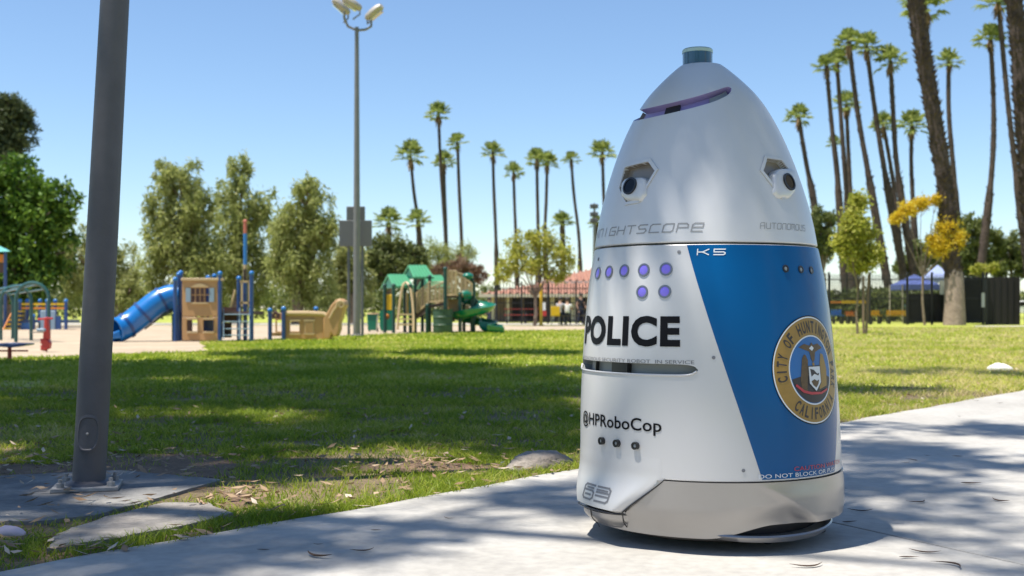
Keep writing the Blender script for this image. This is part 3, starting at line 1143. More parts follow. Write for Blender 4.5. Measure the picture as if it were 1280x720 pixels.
GL = {
 'K': [[(0, 0), (0, 1)], [(0, .5), (.45, .5), (1, 1)], [(.45, .5), (1, 0)]],
 'N': [[(0, 0), (0, .8), (.2, 1), (1, 1), (1, 0)]],
 'I': [[(.5, 0), (.5, 1)]],
 'G': [[(1, 1), (.2, 1), (0, .8), (0, 0), (1, 0), (1, .5), (.4, .5)]],
 'H': [[(0, 0), (0, 1)], [(1, 0), (1, 1)], [(0, .5), (1, .5)]],
 'T': [[(0, 1), (1, 1)], [(.5, 1), (.5, 0)]],
 'S': [[(1, 1), (.2, 1), (0, .8), (.15, .5), (.85, .5), (1, .25), (.8, 0), (0, 0)]],
 'C': [[(1, 1), (.2, 1), (0, .8), (0, 0), (1, 0)]],
 'O': [[(0, 0), (0, .8), (.2, 1), (1, 1), (1, .2), (.8, 0), (0, 0)]],
 'P': [[(0, 0), (0, 1), (.8, 1), (1, .8), (1, .5), (0, .5)]],
 'E': [[(1, 0), (0, 0), (0, .8), (.2, 1), (1, 1), (1, .5), (0, .5)]],
 'A': [[(0, 0), (0, .8), (.2, 1), (1, 1), (1, 0)], [(0, .45), (1, .45)]],
 'U': [[(0, 1), (0, .2), (.2, 0), (1, 0), (1, 1)]],
 'M': [[(0, 0), (0, 1), (1, 1), (1, 0)], [(.5, 1), (.5, .3)]],
 'D': [[(0, 0), (0, 1), (.8, 1), (1, .8), (1, 0), (0, 0)]],
 '5': [[(1, 1), (0, 1), (0, .5), (.85, .5), (1, .35), (1, .15), (.85, 0), (0, 0)]],
}
# dome: maker's name, front and flank
def wrap_letters(name, txt, cw, ch, gap, lw, th0, z0, m, parent, shear=0.25, off=0.0012):
    n_ = len(txt); r = rad(z0)
    for i, c_ in enumerate(txt):
        bm = strokes([GL[c_]], cw, ch, gap, lw)
        wrap(name, bm, th0 + ((i + .5) * (cw + gap) - n_ * (cw + gap) / 2) / r, z0, m, parent, off=off, center=False, shear=shear)
wrap_letters('letter', 'KNIGHTSCOPE', 0.0325, 0.0250, 0.0125, 0.0034, R(-42.0), hit(812, 291)[1], m_greylt, dome)
for dy, s_ in ((278.5, 'AUTONOMOUS'),):
    t, z = hit(983, 287)
    wrap('flank_lettering', strokes([GL[c] for c in s_], 0.0150, 0.018, 0.0060, 0.0018), t, z, m_greylt, dome, shear=0.2, off=0.0012)
t, z = hit(889, 318.5)
wrap('model_number', strokes([GL['K'], GL['5']], 0.033, 0.0165, 0.016, 0.0032), t, z, m_whitedec, body, shear=0.1, off=0.0024)
# 63 in triple-line figures
six = [[(1, 1), (.15, 1), (0, .85), (0, .15), (.15, 0), (.85, 0), (1, .15), (1, .5), (.85, .62), (0.1, .62)], [(.9, .8), (.3, .8)], [(.25, .32), (.75, .32)]]
three = [[(0, 1), (.85, 1), (1, .85), (1, .15), (.85, 0), (0, 0)], [(0, .62), (1, .62)], [(0, .38), (1, .38)], [(0, .78), (.8, .78)]]
bm = strokes([six, three], 0.066, 0.045, 0.016, 0.0062)
bmesh.ops.subdivide_edges(bm, edges=bm.edges[:], cuts=1)
x1 = max(v.co.x for v in bm.verts)
for v in bm.verts:
    u = v.co.x - x1 / 2 + 0.2 * v.co.y; zz = 0.146 - ZR + v.co.y
    r = chin_r(zz, 1) + 0.0014
    v.co = chin_pt(R(-53.0) + u / r, zz, r)
me = bpy.data.meshes.new('unit_number'); bm.to_mesh(me); bm.free(); me.materials.append(m_greydec)
o = bpy.data.objects.new('unit_number', me); C.objects.link(o); o.parent = chin
# POLICE
def fit_text(txt, bold, width, height):
    bm = text_raw(txt, 1.0, bold)
    xs = [v.co.x for v in bm.verts]; ys = [v.co.y for v in bm.verts]
    sx = width / (max(xs) - min(xs)); sy = height / (max(ys) - min(ys))
    x0 = min(xs); y0 = min(ys)
    for v in bm.verts:
        v.co.x = (v.co.x - x0) * sx; v.co.y = (v.co.y - y0) * sy
    return bm
ta, za = hit(850.5, 434); tb = R(-75)
zt = hit(850, 395)[1]
wrap('police_lettering', fit_text('POLICE', 0.042, (ta - tb) * rad(za), zt - za), (ta + tb) / 2, za, m_blackdec, body)
ta, za = hit(827.5, 544); tb = R(-71)
zt = hit(800, 520.5)[1]
wrap('handle_lettering', fit_text('@HPRoboCop', 0.012, (ta - tb) * rad(za), zt - za), (ta + tb) / 2, za - 0.003, m_blackdec, body)
ta, za = hit(868, 456.5); tb = R(-78)
wrap('slot_lettering', fit_text('AUTONOMOUS SECURITY ROBOT  IN SERVICE', 0.0, (ta - tb) * rad(za), 0.011), (ta + tb) / 2, za + 0.003, m_greydec, body)
ta, za = hit(948, 599); tb = R(66)
wrap('warning_lettering', fit_text('DO NOT BLOCK OR PUSH', 0.0, (tb - ta) * rad(za), 0.012), (ta + tb) / 2, RIM + 0.010, m_whitedec, body, off=0.0026)
ta, za = hit(992, 592); tb = R(72)
wrap('caution_lettering', fit_text('CAUTION WATCH', 0.0, (tb - ta) * rad(za), 0.013), (ta + tb) / 2, RIM + 0.027, m_reddec, body, off=0.0026)

# ---- city seal on the flank
st, sz = hit(1004, 463)
st = R(50.5)
SR = 0.163
def seal_pts(pts, off):
    r = rad(sz)
    return [S(st + u / r, sz + v, off) for u, v in pts]
def seal_disc(name, r0, r1, off, m, parent, n=72):
    rings = max(1, int((r1 - r0) / 0.015))
    pts = []; fs = []
    for i in range(rings + 1):
        rr = r0 + (r1 - r0) * i / rings
        for k in range(n):
            a = 2 * math.pi * k / n
            pts.append((rr * math.cos(a), rr * math.sin(a)))
    for i in range(rings):
        for k in range(n):
            j = (k + 1) % n
            fs.append((i * n + k, i * n + j, (i + 1) * n + j, (i + 1) * n + k))
    return rmesh(name, seal_pts(pts, off), fs, m, parent, smooth=60, fix=(r0 > 0))
def seal_poly(name, pts, off, m, parent):
    bm = bmesh.new()
    bm.faces.new([bm.verts.new((u, v, 0)) for u, v in pts])
    slice_bm(bm, 0.01)
    for v in bm.verts:
        u_, v_ = v.co.x, v.co.y
        v.co = S(st + u_ / rad(sz), sz + v_, off)
    me = bpy.data.meshes.new(name); bm.to_mesh(me); bm.free(); me.materials.append(m)
    o = bpy.data.objects.new(name, me); C.objects.link(o); o.parent = parent
    return o
seal = seal_disc('city_seal', 0.106, SR - 0.004, 0.0030, m_gold, robot)
seal_disc('seal_edge', SR - 0.004, SR, 0.0030, m_whitedec, seal)
seal_disc('seal_outline', SR, SR + 0.003, 0.0030, m_blackdec, seal)
seal_disc('seal_inner_edge', 0.102, 0.106, 0.0030, m_whitedec, seal)
seal_disc('seal_field', 0.0001, 0.102, 0.0028, m_sealblue, seal)
seal_poly('seal_earth', [(0.1 * math.cos(a), 0.1 * math.sin(a)) for a in [R(180 + 15 + i * 150 / 24) for i in range(25)]] + [(0.06, -0.014), (0.0, -0.010), (-0.06, -0.018)], 0.0033, m_sealdark, seal)
bear = [(-0.058, -0.062), (-0.036, -0.062), (-0.030, -0.02), (-0.014, -0.002), (-0.012, 0.008), (-0.026, 0.008), (-0.024, 0.030), (-0.032, 0.046), (-0.040, 0.048), (-0.050, 0.036), (-0.056, 0.006), (-0.062, -0.03)]
seal_poly('seal_bear', bear, 0.0037, m_sealbrown, seal)
seal_poly('seal_sheaf', [(0.024, -0.06), (0.070, -0.05), (0.078, 0.0), (0.062, 0.045), (0.046, 0.05), (0.036, 0.015), (0.028, -0.02)], 0.0037, m_gold, seal)
eagle = [(-0.062, 0.070), (-0.036, 0.080), (-0.010, 0.074), (0.0, 0.084), (0.010, 0.076), (0.034, 0.080), (0.060, 0.066), (0.034, 0.060), (0.016, 0.054), (0.010, 0.030), (0.000, 0.022), (-0.008, 0.034), (-0.014, 0.056), (-0.036, 0.062)]
seal_poly('seal_eagle', eagle, 0.0037, m_sealbrown, seal)
seal_poly('seal_eagle_head', [(-0.014, 0.066), (0.0, 0.074), (0.010, 0.066), (0.0, 0.058)], 0.0041, m_whitedec, seal)
seal_poly('seal_chain', [(-0.004, 0.022), (0.008, 0.022), (0.006, 0.008), (-0.002, 0.008)], 0.0037, m_gold, seal)
shield = [(-0.024, 0.010), (0.034, 0.010), (0.034, -0.038), (0.006, -0.064), (-0.024, -0.040)]
seal_poly('seal_shield_edge', [(1.12 * (u - 0.005) + 0.005, 1.1 * (v + 0.02) - 0.02) for u, v in shield], 0.0041, m_sealdark, seal)
seal_poly('seal_shield', shield, 0.0045, m_whitedec, seal)
seal_poly('seal_shield_charge', [(-0.016, -0.034), (0.0, -0.028), (0.012, -0.034), (0.024, -0.030), (0.018, -0.044), (0.006, -0.054), (-0.008, -0.046)], 0.0049, m_sealbrown, seal)
seal_poly('seal_shield_charge', [(-0.018, 0.004), (0.0, 0.0), (0.016, -0.012), (0.028, -0.010), (0.022, -0.018), (0.002, -0.012), (-0.014, -0.020)], 0.0049, m_sealdark, seal)
seal_poly('seal_ribbon', [(-0.082, -0.040), (-0.05, -0.060), (-0.02, -0.066), (0.03, -0.068), (0.068, -0.058), (0.070, -0.064), (0.03, -0.075), (-0.022, -0.074), (-0.055, -0.067), (-0.086, -0.046)], 0.0053, m_reddec, seal)
def arc_text(txt, rmid, h, a0, a1, name, inward=False):
    """letters spread over an arc of the ring"""
    n = len(txt)
    for i, ch in enumerate(txt):
        if ch == ' ': continue
        a = a0 + (a1 - a0) * (i + 0.5) / n
        bm = text_raw(ch, 1.0, 0.03)
        xs = [v.co.x for v in bm.verts]; ys = [v.co.y for v in bm.verts]
        wl = abs(a1 - a0) / n * rmid * (0.74 if ch != 'I' else 0.22)
        sx = wl / (max(xs) - min(xs)); sy = h / (max(ys) - min(ys)); x0 = (max(xs) + min(xs)) / 2; y0 = (max(ys) + min(ys)) / 2
        for v in bm.verts:
            lx = (v.co.x - x0) * sx; ly = (v.co.y - y0) * sy
            if inward: lx, ly = -lx, -ly
            u = (rmid + ly) * math.cos(a) + lx * math.sin(a)
            vv = (rmid + ly) * math.sin(a) - lx * math.cos(a)
            v.co = S(st + u / rad(sz), sz + vv, 0.0036)
        me = bpy.data.meshes.new(name); bm.to_mesh(me); bm.free(); me.materials.append(m_sealdark)
        o = bpy.data.objects.new(name, me); C.objects.link(o); o.parent = seal
arc_text('CITY OF HUNTINGTON PARK', 0.132, 0.036, R(196), R(-28), 'seal_letter')
arc_text('CALIFORNIA', 0.132, 0.036, R(228), R(322), 'seal_letter', inward=True)

# ================================================================== LAMP POST IN FRONT
m_post = mat('grey_painted_steel', (0.088, 0.088, 0.10), 0.55, metal=0.2, var=0.16, vscale=9, bump=0.15, bscale=60)
m_plate = mat('weathered_plate', (0.30, 0.29, 0.28), 0.7, metal=0.2, var=0.3, vscale=25, bump=0.3, bscale=60)
pb = G(111, 612); pb.z = 0.006
post = thing('lamp_post', 'grey steel lamp post bolted to a cracked slab, leaning slightly', 'lamp post', pb)
k = pb.y / F
ptop = Vector((pb.x + 31 * k * 1.05, pb.y, H + (HOR - 0) * k))
dirp = (ptop - pb).normalized()
m_ = MB().tube([pb + Vector((0, 0, 0.02)), pb + dirp * 1.0, pb + dirp * 2.2, pb + dirp * 4.5, pb + dirp * 6.5], [0.066, 0.0625, 0.0565, 0.047, 0.040], 20)
obj('pole', m_, m_post, post)
m_ = MB().tube([pb + dirp * 6.45, pb + dirp * 6.7 + Vector((-0.15, 0, 0.1)), pb + dirp * 6.8 + Vector((-0.8, 0, 0.2)), pb + dirp * 6.8 + Vector((-1.3, 0, 0.22))], [0.03, 0.03, 0.028, 0.028], 10)
obj('arm', m_, m_post, post)
ph = pb + dirp * 6.8 + Vector((-1.6, 0, 0.2))
m_ = MB().box(ph.x - 0.35, ph.x + 0.35, ph.y - 0.14, ph.y + 0.14, ph.z - 0.06, ph.z + 0.08)
obj('lamp_head', m_, m_post, post, bevel=0.04)
a = R(14)
def rot2(x, y): return Vector((pb.x + x * math.cos(a) - y * math.sin(a), pb.y + x * math.sin(a) + y * math.cos(a), 0))
m_ = MB().prism([rot2(x, y) + Vector((0, 0, 0.024)) for x, y in ((-.135, -.115), (.125, -.115), (.125, .115), (-.135, .115))], (0, 0, -0.017))
obj('base_plate', m_, m_plate, post, bevel=0.003)
m_ = MB().lathe([(0.095, 0.024), (0.090, 0.034), (0.072, 0.042)], pb.x, pb.y, 20)
obj('base_collar', m_, m_post, post)
for x, y in ((-.1, -.085), (.095, -.085), (.095, .085), (-.1, .085)):
    c = rot2(x, y)
    m_ = MB().lathe([(0.017, 0.024), (0.017, 0.042), (0.009, 0.043), (0.009, 0.058)], c.x, c.y, 6)
    obj('anchor_bolt', m_, m_plate, post, smooth=0)
# hand-hole cover
hc = Wp(116, 540, pb.y)
c0 = pb + dirp * ((hc.z - pb.z) / dirp.z)
loop = []
for i in range(28):
    t = 2 * math.pi * i / 28
    cx, cz = math.cos(t), math.sin(t)
    u = 0.042 * (abs(cx) ** 0.7) * (1 if cx > 0 else -1); v = 0.078 * (abs(cz) ** 0.7) * (1 if cz > 0 else -1)
    loop.append((u, v))
vs = []; fs = []; n = 28
for s, o_ in ((1.0, 0.0), (1.0, 0.008), (0.86, 0.010), (0.80, 0.006), (0.0, 0.007)):
    for u, v in loop:
        aa = 0.12 + u * s / 0.064
        vs.append(c0 + dirp * (v * s) + Vector((math.sin(aa) * (0.0635 + o_), -math.cos(aa) * (0.0635 + o_), 0)))
for kk in range(4):
    for i in range(n):
        j = (i + 1) % n
        fs.append((kk * n + i, kk * n + j, (kk + 1) * n + j, (kk + 1) * n + i))
obj('hand_hole_cover', MB().add(vs, fs), m_post, post)
m_ = MB().sphere(c0 + Vector((0.008, -0.0715, 0)), 0.006, 8, 6)
obj('cover_screw', m_, m_plate, post)

# ================================================================== STONE, PAPER, LEAVES
m_stone = mat('weathered_stone', (0.34, 0.30, 0.26), 0.9, col2=(0.20, 0.17, 0.15), c2scale=7, var=0.25, vscale=30, bump=0.8, bscale=25, dist=0.02)
def lump(name, c, sx, sy, sz, seed, m, label, cat, sub=3, amp=0.28):
    bm = bmesh.new(); bmesh.ops.create_icosphere(bm, subdivisions=sub, radius=1)
    r = np.random.default_rng(seed)
    dirs = r.normal(size=(14, 3)); dirs /= np.linalg.norm(dirs, axis=1, keepdims=True); am = r.uniform(-amp, amp, 14)
    for v in bm.verts:
        d = np.array(v.co)
        f = 1 + sum(a_ * max(0, float(d @ q)) ** 3 for a_, q in zip(am, dirs)) + 0.05 * math.sin(d[0] * 9 + seed) * math.sin(d[1] * 11) + 0.03 * math.sin(d[0] * 23 + d[2] * 19)
        v.co = Vector((d[0] * sx * f, d[1] * sy * f, max(d[2] * sz * f, -sz * 0.4)))
    me = bpy.data.meshes.new(name); bm.to_mesh(me); bm.free(); finish(me, m, 40)
    o = bpy.data.objects.new(name, me); C.objects.link(o); o.location = c
    return tag(o, label, cat)
c = G(672, 583); c.z = 0.004
st_ = lump('stone', c, 0.21, 0.085, 0.062, 4, m_stone, 'flat weathered grey stone half buried at the path edge', 'stone', 4, 0.45)
st_.rotation_euler.z = R(28)
m_paper = mat('white_paper', (0.8, 0.8, 0.78), 0.8)
c = G(1249, 463); c.z = 0.0
lump('crumpled_bag', c, 0.15, 0.12, 0.13, 9, m_paper, 'crumpled white paper bag lying on the dry lawn', 'paper bag', 3, 0.6)
c = G(14, 673); c.z = 0.02
lump('crumpled_wrapper', c, 0.045, 0.02, 0.02, 5, mat('pink_paper', (0.62, 0.5, 0.56), 0.8), 'small crumpled pink white wrapper beside the pale slab fragment', 'litter', 2, 0.5)

m_dryleaf = leafmat('dry_leaves', (0.22, 0.14, 0.08), (0.38, 0.27, 0.17), (0.55, 0.47, 0.38), trans=0.1, rough=0.7)
m_darkleaf = mat('brown_dead_leaf', (0.075, 0.045, 0.03), 0.7, var=0.3, vscale=60)
def leaf_mesh(L, Wd, curve, curl, n=8):
    vs = []; fs = []
    for i in range(n + 1):
        t = i / n
        wdt = Wd * (math.sin(math.pi * min(1, t * 0.97 + 0.03)) ** 0.8) * (1 - 0.3 * t)
        x = (t - 0.5) * L; y = curve * L * (t - 0.5) ** 2 * 2
        z = curl * L * (2 * t - 1) ** 2 * 0.5 + 0.003
        vs += [(x, y - wdt / 2, z + wdt * 0.35), (x, y, z), (x, y + wdt / 2, z + wdt * 0.35)]
    for i in range(n):
        for k in range(2):
            a = i * 3 + k
            fs.append((a, a + 1, a + 4, a + 3))
    me = bpy.data.meshes.new('fallen_leaf'); me.from_pydata(vs, [], fs); finish(me, m_darkleaf, 60)
    return me
lm = [leaf_mesh(0.15, 0.017, 0.5, 0.10), leaf_mesh(0.13, 0.022, -0.4, 0.16), leaf_mesh(0.10, 0.013, 0.8, 0.06)]
leafpx = [(1143, 576, .7), (1212, 606, .9), (1152, 630, 1.1), (1078, 641, .8), (1247, 628, .8), (1134, 579, .5), (1157, 694, .8), (1135, 700, .6), (1192, 709, 1.3), (1014, 712, .9), (1197, 571, .5), (1160, 570, .4), (1030, 667, .8), (1060, 655, .6), (1222, 500, .6), (1250, 503, .5), (393, 699, 1.0), (457, 692, 1.0), (398, 683, .3), (470, 665, .35), (1200, 520, .5), (560, 650, .4), (330, 690, .4)]
for i, (x, y, s) in enumerate(leafpx):
    o = bpy.data.objects.new('fallen_leaf', lm[i % 3]); C.objects.link(o)
    c = G(x, y + 3 + (0.016 * 0)); o.location = (c.x, c.y, 0.0135)
    o.rotation_euler = (0, 0, rnd.uniform(-0.5, 0.5) + (0 if i % 4 else 2.0)); s *= 0.8; o.scale = (s, s, s)
    tag(o, 'thin curled brown dead leaf lying on the concrete path', 'leaf', 'dead leaves on the path')

rl = np.random.default_rng(33)
n = 2200
yy = 3.4 + 15 * rl.random(n) ** 1.7; xx = rl.uniform(-0.48, 0.5, n) * yy
sd2 = path_side(xx, yy)
kp = (sd2 < 0.05) & ~in_poly(xx, yy, slab2) & ~in_poly(xx, yy, sand_poly + far)
xx, yy = xx[kp], yy[kp]
# more litter round the slab, the dirt and the stone
for pl, cnt in ((dirt1, 160), (dirt2, 90), (dirt3, 40)):
    cx = sum(p.x for p in pl) / len(pl); cy = sum(p.y for p in pl) / len(pl)
    sx_ = max(p.x for p in pl) - min(p.x for p in pl); sy_ = max(p.y for p in pl) - min(p.y for p in pl)
    xx = np.concatenate([xx, cx + rl.normal(0, sx_ * 0.3, cnt)]); yy = np.concatenate([yy, cy + rl.normal(0, sy_ * 0.35, cnt)])
kp = path_side(xx, yy) < 0.03
xx, yy = xx[kp], yy[kp]; n = len(xx)
L = rl.uniform(0.03, 0.085, n)[:, None]; wv = rl.uniform(0.010, 0.024, n)[:, None]
an = rl.uniform(0, 2 * np.pi, n); tl_ = rl.uniform(-0.35, 0.35, n)
d = np.stack([np.cos(an) * np.cos(tl_), np.sin(an) * np.cos(tl_), np.sin(tl_)], 1)
sv = np.stack([-np.sin(an), np.cos(an), rl.uniform(-.5, .5, n)], 1)
P_ = np.stack([xx, yy, 0.018 + 0.012 * rl.random(n)], 1)
V = np.stack([P_ - d * L / 2, P_ + sv * wv / 2, P_ + d * L / 2 + np.array([0, 0, .004]), P_ - sv * wv / 2], 1).reshape(-1, 3)
o = npmesh('leaf_litter', V, np.arange(n * 4).reshape(n, 4), m_dryleaf)
o['kind'] = 'stuff'; o['label'] = 'dry fallen leaves and bark scraps strewn over the lawn'

# ================================================================== FLOODLIGHT POLE
m_galv = mat('galvanised_steel', (0.19, 0.19, 0.185), 0.5, metal=0.5, var=0.1, vscale=4)
m_lampgrey = mat('floodlight_grey', (0.36, 0.34, 0.32), 0.55, metal=0.2)
m_glass = mat('floodlight_glass', (0.5, 0.52, 0.52), 0.15, coat=0.5)
Y = 31.0
fb = Wp(446, 386 + F * H / Y, Y); fb.z = 0
fl = thing('floodlight_pole', 'tall slim steel pole carrying three floodlights, standing at the lawn edge', 'floodlight', fb)
top = Wp(446, 34, Y)
obj('pole', MB().tube([fb, Vector((fb.x, Y, 3)), Vector((fb.x, Y, 6)), Vector((fb.x, Y, top.z))], [0.10, 0.09, 0.072, 0.056], 14), m_galv, fl)
obj('pole_foot', MB().lathe([(0.17, 0), (0.17, 0.04), (0.12, 0.06)], fb.x, fb.y, 16), m_galv, fl)
def pt(px, py, dy=0): return Wp(px, py, Y) + Vector((0, dy, 0))
obj('bracket', MB().tube([pt(431, 15, -.1), pt(431, 24, -.1), pt(435, 33), pt(446, 38), pt(457, 37), pt(464, 33), pt(464, 24)], 0.035, 8), m_galv, fl)
for (x, y, tx, ty, dy) in ((424, 4, -11, -9, .3), (441, 7, -13, -7, -.25), (468, 15, 14, -10, 0)):
    c = pt(x, y, dy); kx = Y / F
    dv = Vector((tx * kx, -0.12, -ty * kx)).normalized()
    side = Vector((0, 1, 0)).cross(dv).normalized(); dep = dv.cross(side)
    ring = []
    vs = []; fs = []
    for t, hw in ((-0.30, 0.07), (-0.24, 0.12), (-0.05, 0.155), (0.16, 0.15), (0.27, 0.09)):
        for q in range(12):
            an_ = 2 * math.pi * q / 12
            vs.append(c + dv * t + side * math.cos(an_) * hw * 0.8 + dep * math.sin(an_) * hw * 1.25)
    for i in range(4):
        for q in range(12):
            a_, b_ = i * 12 + q, i * 12 + (q + 1) % 12
            fs.append((a_, b_, b_ + 12, a_ + 12))
    fs.append(tuple(range(11, -1, -1))); fs.append(tuple(range(48, 60)))
    hd = obj('floodlight_head', MB().add(vs, fs), m_lampgrey, fl)
    sgn = -1 if side.z > 0 else 1
    n0 = c + side * sgn * 0.105
    obj('lamp_glass', MB().prism([n0 + dv * u + dep * v for u, v in ((-.2, -.1), (.18, -.12), (.18, .12), (-.2, .1))], side * sgn * 0.03), m_glass, hd)
    obj('yoke', MB().tube([c + dv * -0.26, c + dv * -0.26 + Vector((0, 0, -0.16)), pt(446 + (x - 446) * 0.8, 26, dy * 0.6)], 0.022, 6), m_galv, fl)
m_signgrey = mat('sign_back_grey', (0.125, 0.13, 0.14), 0.5, metal=0.4, var=0.06, vscale=2)
sg = thing('scoreboard', 'pair of plain grey panels mounted behind the floodlight pole', 'sign', Wp(446, 386, Y + 0.45) * Vector((1, 1, 0)) if False else Vector((fb.x, Y + 0.35, 0)))
obj('panel', MB().px(433, 456, 258, 275, Y + 0.3, 0.08), m_signgrey, sg, bevel=0.01)
obj('panel', MB().px(424, 464.5, 275.3, 308, Y + 0.3, 0.1), m_signgrey, sg, bevel=0.01)
for x in (436, 453):
    obj('support', MB().tube([Wp(x, 386, Y + .45) * Vector((1, 1, 0)) if False else Vector((Wp(x, 386, Y + .45).x, Y + .45, 0)), Wp(x, 262, Y + .45)], 0.04, 8), m_signgrey, sg)
# far sports-field light
Y = 105.0
c = Wp(743, 386, Y); c.z = 0
ff = thing('field_light_mast', 'far thin sports-field light mast beyond the tile-roofed building', 'floodlight', c)
obj('mast', MB().tube([c, Vector((c.x, Y, Wp(0, 254, Y).z))], [0.22, 0.10], 8), m_galv, ff)
for y in (258, 268, 276):
    for dx in (-3.2, 2.2):
        z = Wp(0, y, Y).z
        obj('lamp', MB().box(c.x + dx * Y / F - 0.18, c.x + dx * Y / F + 0.18, Y - 0.3, Y + 0.1, z - 0.2, z + 0.2), m_post, ff, bevel=0.05)
    obj('crossarm', MB().box(c.x - 0.35, c.x + 0.35, Y - 0.08, Y + 0.08, Wp(0, y, Y).z - 0.05, Wp(0, y, Y).z + 0.05), m_post, ff)

# ================================================================== PLAYGROUND
m_pblue = mat('play_blue_plastic', (0.006, 0.15, 0.47), 0.3, coat=0.4)
m_pblued = mat('play_blue_post', (0.006, 0.05, 0.20), 0.35, coat=0.3)
m_ptan = mat('play_tan_plastic', (0.42, 0.245, 0.11), 0.5, var=0.05, vscale=2)
m_ptan2 = mat('play_cream_rail', (0.46, 0.34, 0.19), 0.45)
m_pbrown = mat('play_brown_deck', (0.09, 0.05, 0.04), 0.6)
m_pgreen = mat('play_green_plastic', (0.0, 0.15, 0.09), 0.3, coat=0.4)
m_pgreend = mat('play_dark_green_post', (0.006, 0.05, 0.04), 0.4)
m_proof = mat('play_green_roof', (0.065, 0.28, 0.14), 0.4, coat=0.2)
m_pyellow = mat('play_yellow_panel', (0.68, 0.42, 0.01), 0.4)
m_pred = mat('play_red', (0.42, 0.035, 0.03), 0.4)
m_porange = mat('play_orange', (0.65, 0.22, 0.03), 0.45)
m_pgrey = mat('play_grey_blue', (0.22, 0.31, 0.40), 0.5)
m_copper = mat('mast_red_tip', (0.45, 0.13, 0.09), 0.5)

def post_px(name, x, y0, y1, Y, r, m, parent, cap=None, tilt=0):
    a = Wp(x, y1, Y); b = Wp(x + tilt, y0, Y)
    if y1 >= HOR + F * H / Y - 1.5: a.z = 0.0
    p = obj(name, MB().tube([a, b], r, 10), m, parent)
    if cap:
        obj('post_cap', MB().sphere(b, r * 1.25, 10, 6), cap, p)
    return p

# ---- blue tube-slide house
YB = 26.0
hb = Vector((Wp(248, 400, YB).x, YB + 0.5, 0))
ph_ = thing('play_house', 'tan play house with a bent blue tube slide, blue posts and tall mast', 'playground', hb)
def panel_with_holes(name, x0, x1, y0, y1, holes, Y, d, m, parent, bev=0.012):
    """vertical panel built of strips round rectangular openings (all in photo pixels)"""
    xs = sorted({x0, x1, *[h[0] for h in holes], *[h[1] for h in holes]})
    ys = sorted({y0, y1, *[h[2] for h in holes], *[h[3] for h in holes]})
    def P(x, y, dd): q = Wp(x, y, Y); return (q.x, Y + dd, q.z)
    vs = []; fs = []; idx = {}
    def vid(i, j, dd):
        key = (i, j, dd)
        if key not in idx:
            idx[key] = len(vs); vs.append(P(xs[i], ys[j], dd))
        return idx[key]
    solid = lambda i, j: 0 <= i < len(xs) - 1 and 0 <= j < len(ys) - 1 and not any(h[0] <= (xs[i] + xs[i + 1]) / 2 <= h[1] and h[2] <= (ys[j] + ys[j + 1]) / 2 <= h[3] for h in holes)
    for i in range(len(xs) - 1):
        for j in range(len(ys) - 1):
            if not solid(i, j): continue
            for dd in (0, d):
                fs.append((vid(i, j, dd), vid(i + 1, j, dd), vid(i + 1, j + 1, dd), vid(i, j + 1, dd)))
            for (di, dj, e0, e1) in ((-1, 0, (i, j), (i, j + 1)), (1, 0, (i + 1, j), (i + 1, j + 1)), (0, -1, (i, j), (i + 1, j)), (0, 1, (i, j + 1), (i + 1, j + 1))):
                if not solid(i + di, j + dj):
                    fs.append((vid(*e0, 0), vid(*e1, 0), vid(*e1, d), vid(*e0, d)))
    return obj(name, MB().add(vs, fs), m, parent, bevel=bev)
panel_with_holes('upper_panel', 227.5, 272.5, 349, 395.5, [(238.5, 261, 360, 377.5)], YB, 0.05, m_ptan, ph_)
panel_with_holes('lower_panel', 227.5, 272.5, 396.2, 425.6, [(233.5, 246.5, 400, 414), (254, 267, 400, 414)], YB, 0.05, m_ptan, ph_)
obj('top_trim', MB().px(226, 279, 347.5, 351, YB - 0.04, 0.14), m_ptan2, ph_, bevel=0.01)
arch = [Wp(238 + 23 * i / 10, 359 - 4.5 * math.sin(math.pi * i / 10), YB - 0.05) for i in range(11)]
obj('window_hood', MB().prism(arch, (0, 0.06, 0)), m_ptan2, ph_)
for x0, x1 in ((232, 238), (261.5, 267.5)):
    obj('shutter', MB().px(x0, x1, 360, 377.5, YB - 0.025, 0.025), m_pgrey, ph_)
for x in (244, 249.8, 255.5):
    obj('window_bar', MB().px(x - .5, x + .5, 360, 377.5, YB + 0.01, 0.02), m_ptan, ph_)
obj('window_bar', MB().px(238.5, 261, 368, 369.2, YB + 0.008, 0.02), m_ptan, ph_)
obj('window_sill', MB().px(239, 260, 378, 380, YB - 0.04, 0.04), m_ptan2, ph_)
for x0 in (233, 253.5):
    obj('window_sill', MB().px(x0, x0 + 14, 414.3, 416.6, YB - 0.05, 0.05), m_ptan2, ph_)
    obj('window_hood', MB().px(x0, x0 + 14, 397.4, 399.6, YB - 0.04, 0.04), m_ptan2, ph_)
obj('inner_panel', MB().px(251, 271, 399, 424, YB + .9, .04), m_pblued, ph_)
obj('inner_panel', MB().px(229, 240, 399, 424, YB + .9, .04), m_pbrown, ph_)
obj('deck', MB().box(Wp(227, 0, YB).x, Wp(318, 0, YB).x, YB + 0.06, YB + 0.95, Wp(0, 392, YB).z - 0.02, Wp(0, 392, YB).z + 0.05), m_pbrown, ph_)
obj('back_panel', MB().px(228, 258, 352, 395, YB + 0.95, 0.04), m_pbrown, ph_)
for x, y0, dY in ((219, 349, .02), (223.5, 343, .3), (226, 341, .9), (275, 342, 0.0), (268, 345, .9), (260, 347, 1.0), (298.5, 348, .35), (314.5, 341.5, .05)):
    post_px('post', x, y0, HOR + F * H / (YB + dY), YB + dY, 0.048, m_pblued, ph_, m_pblue)
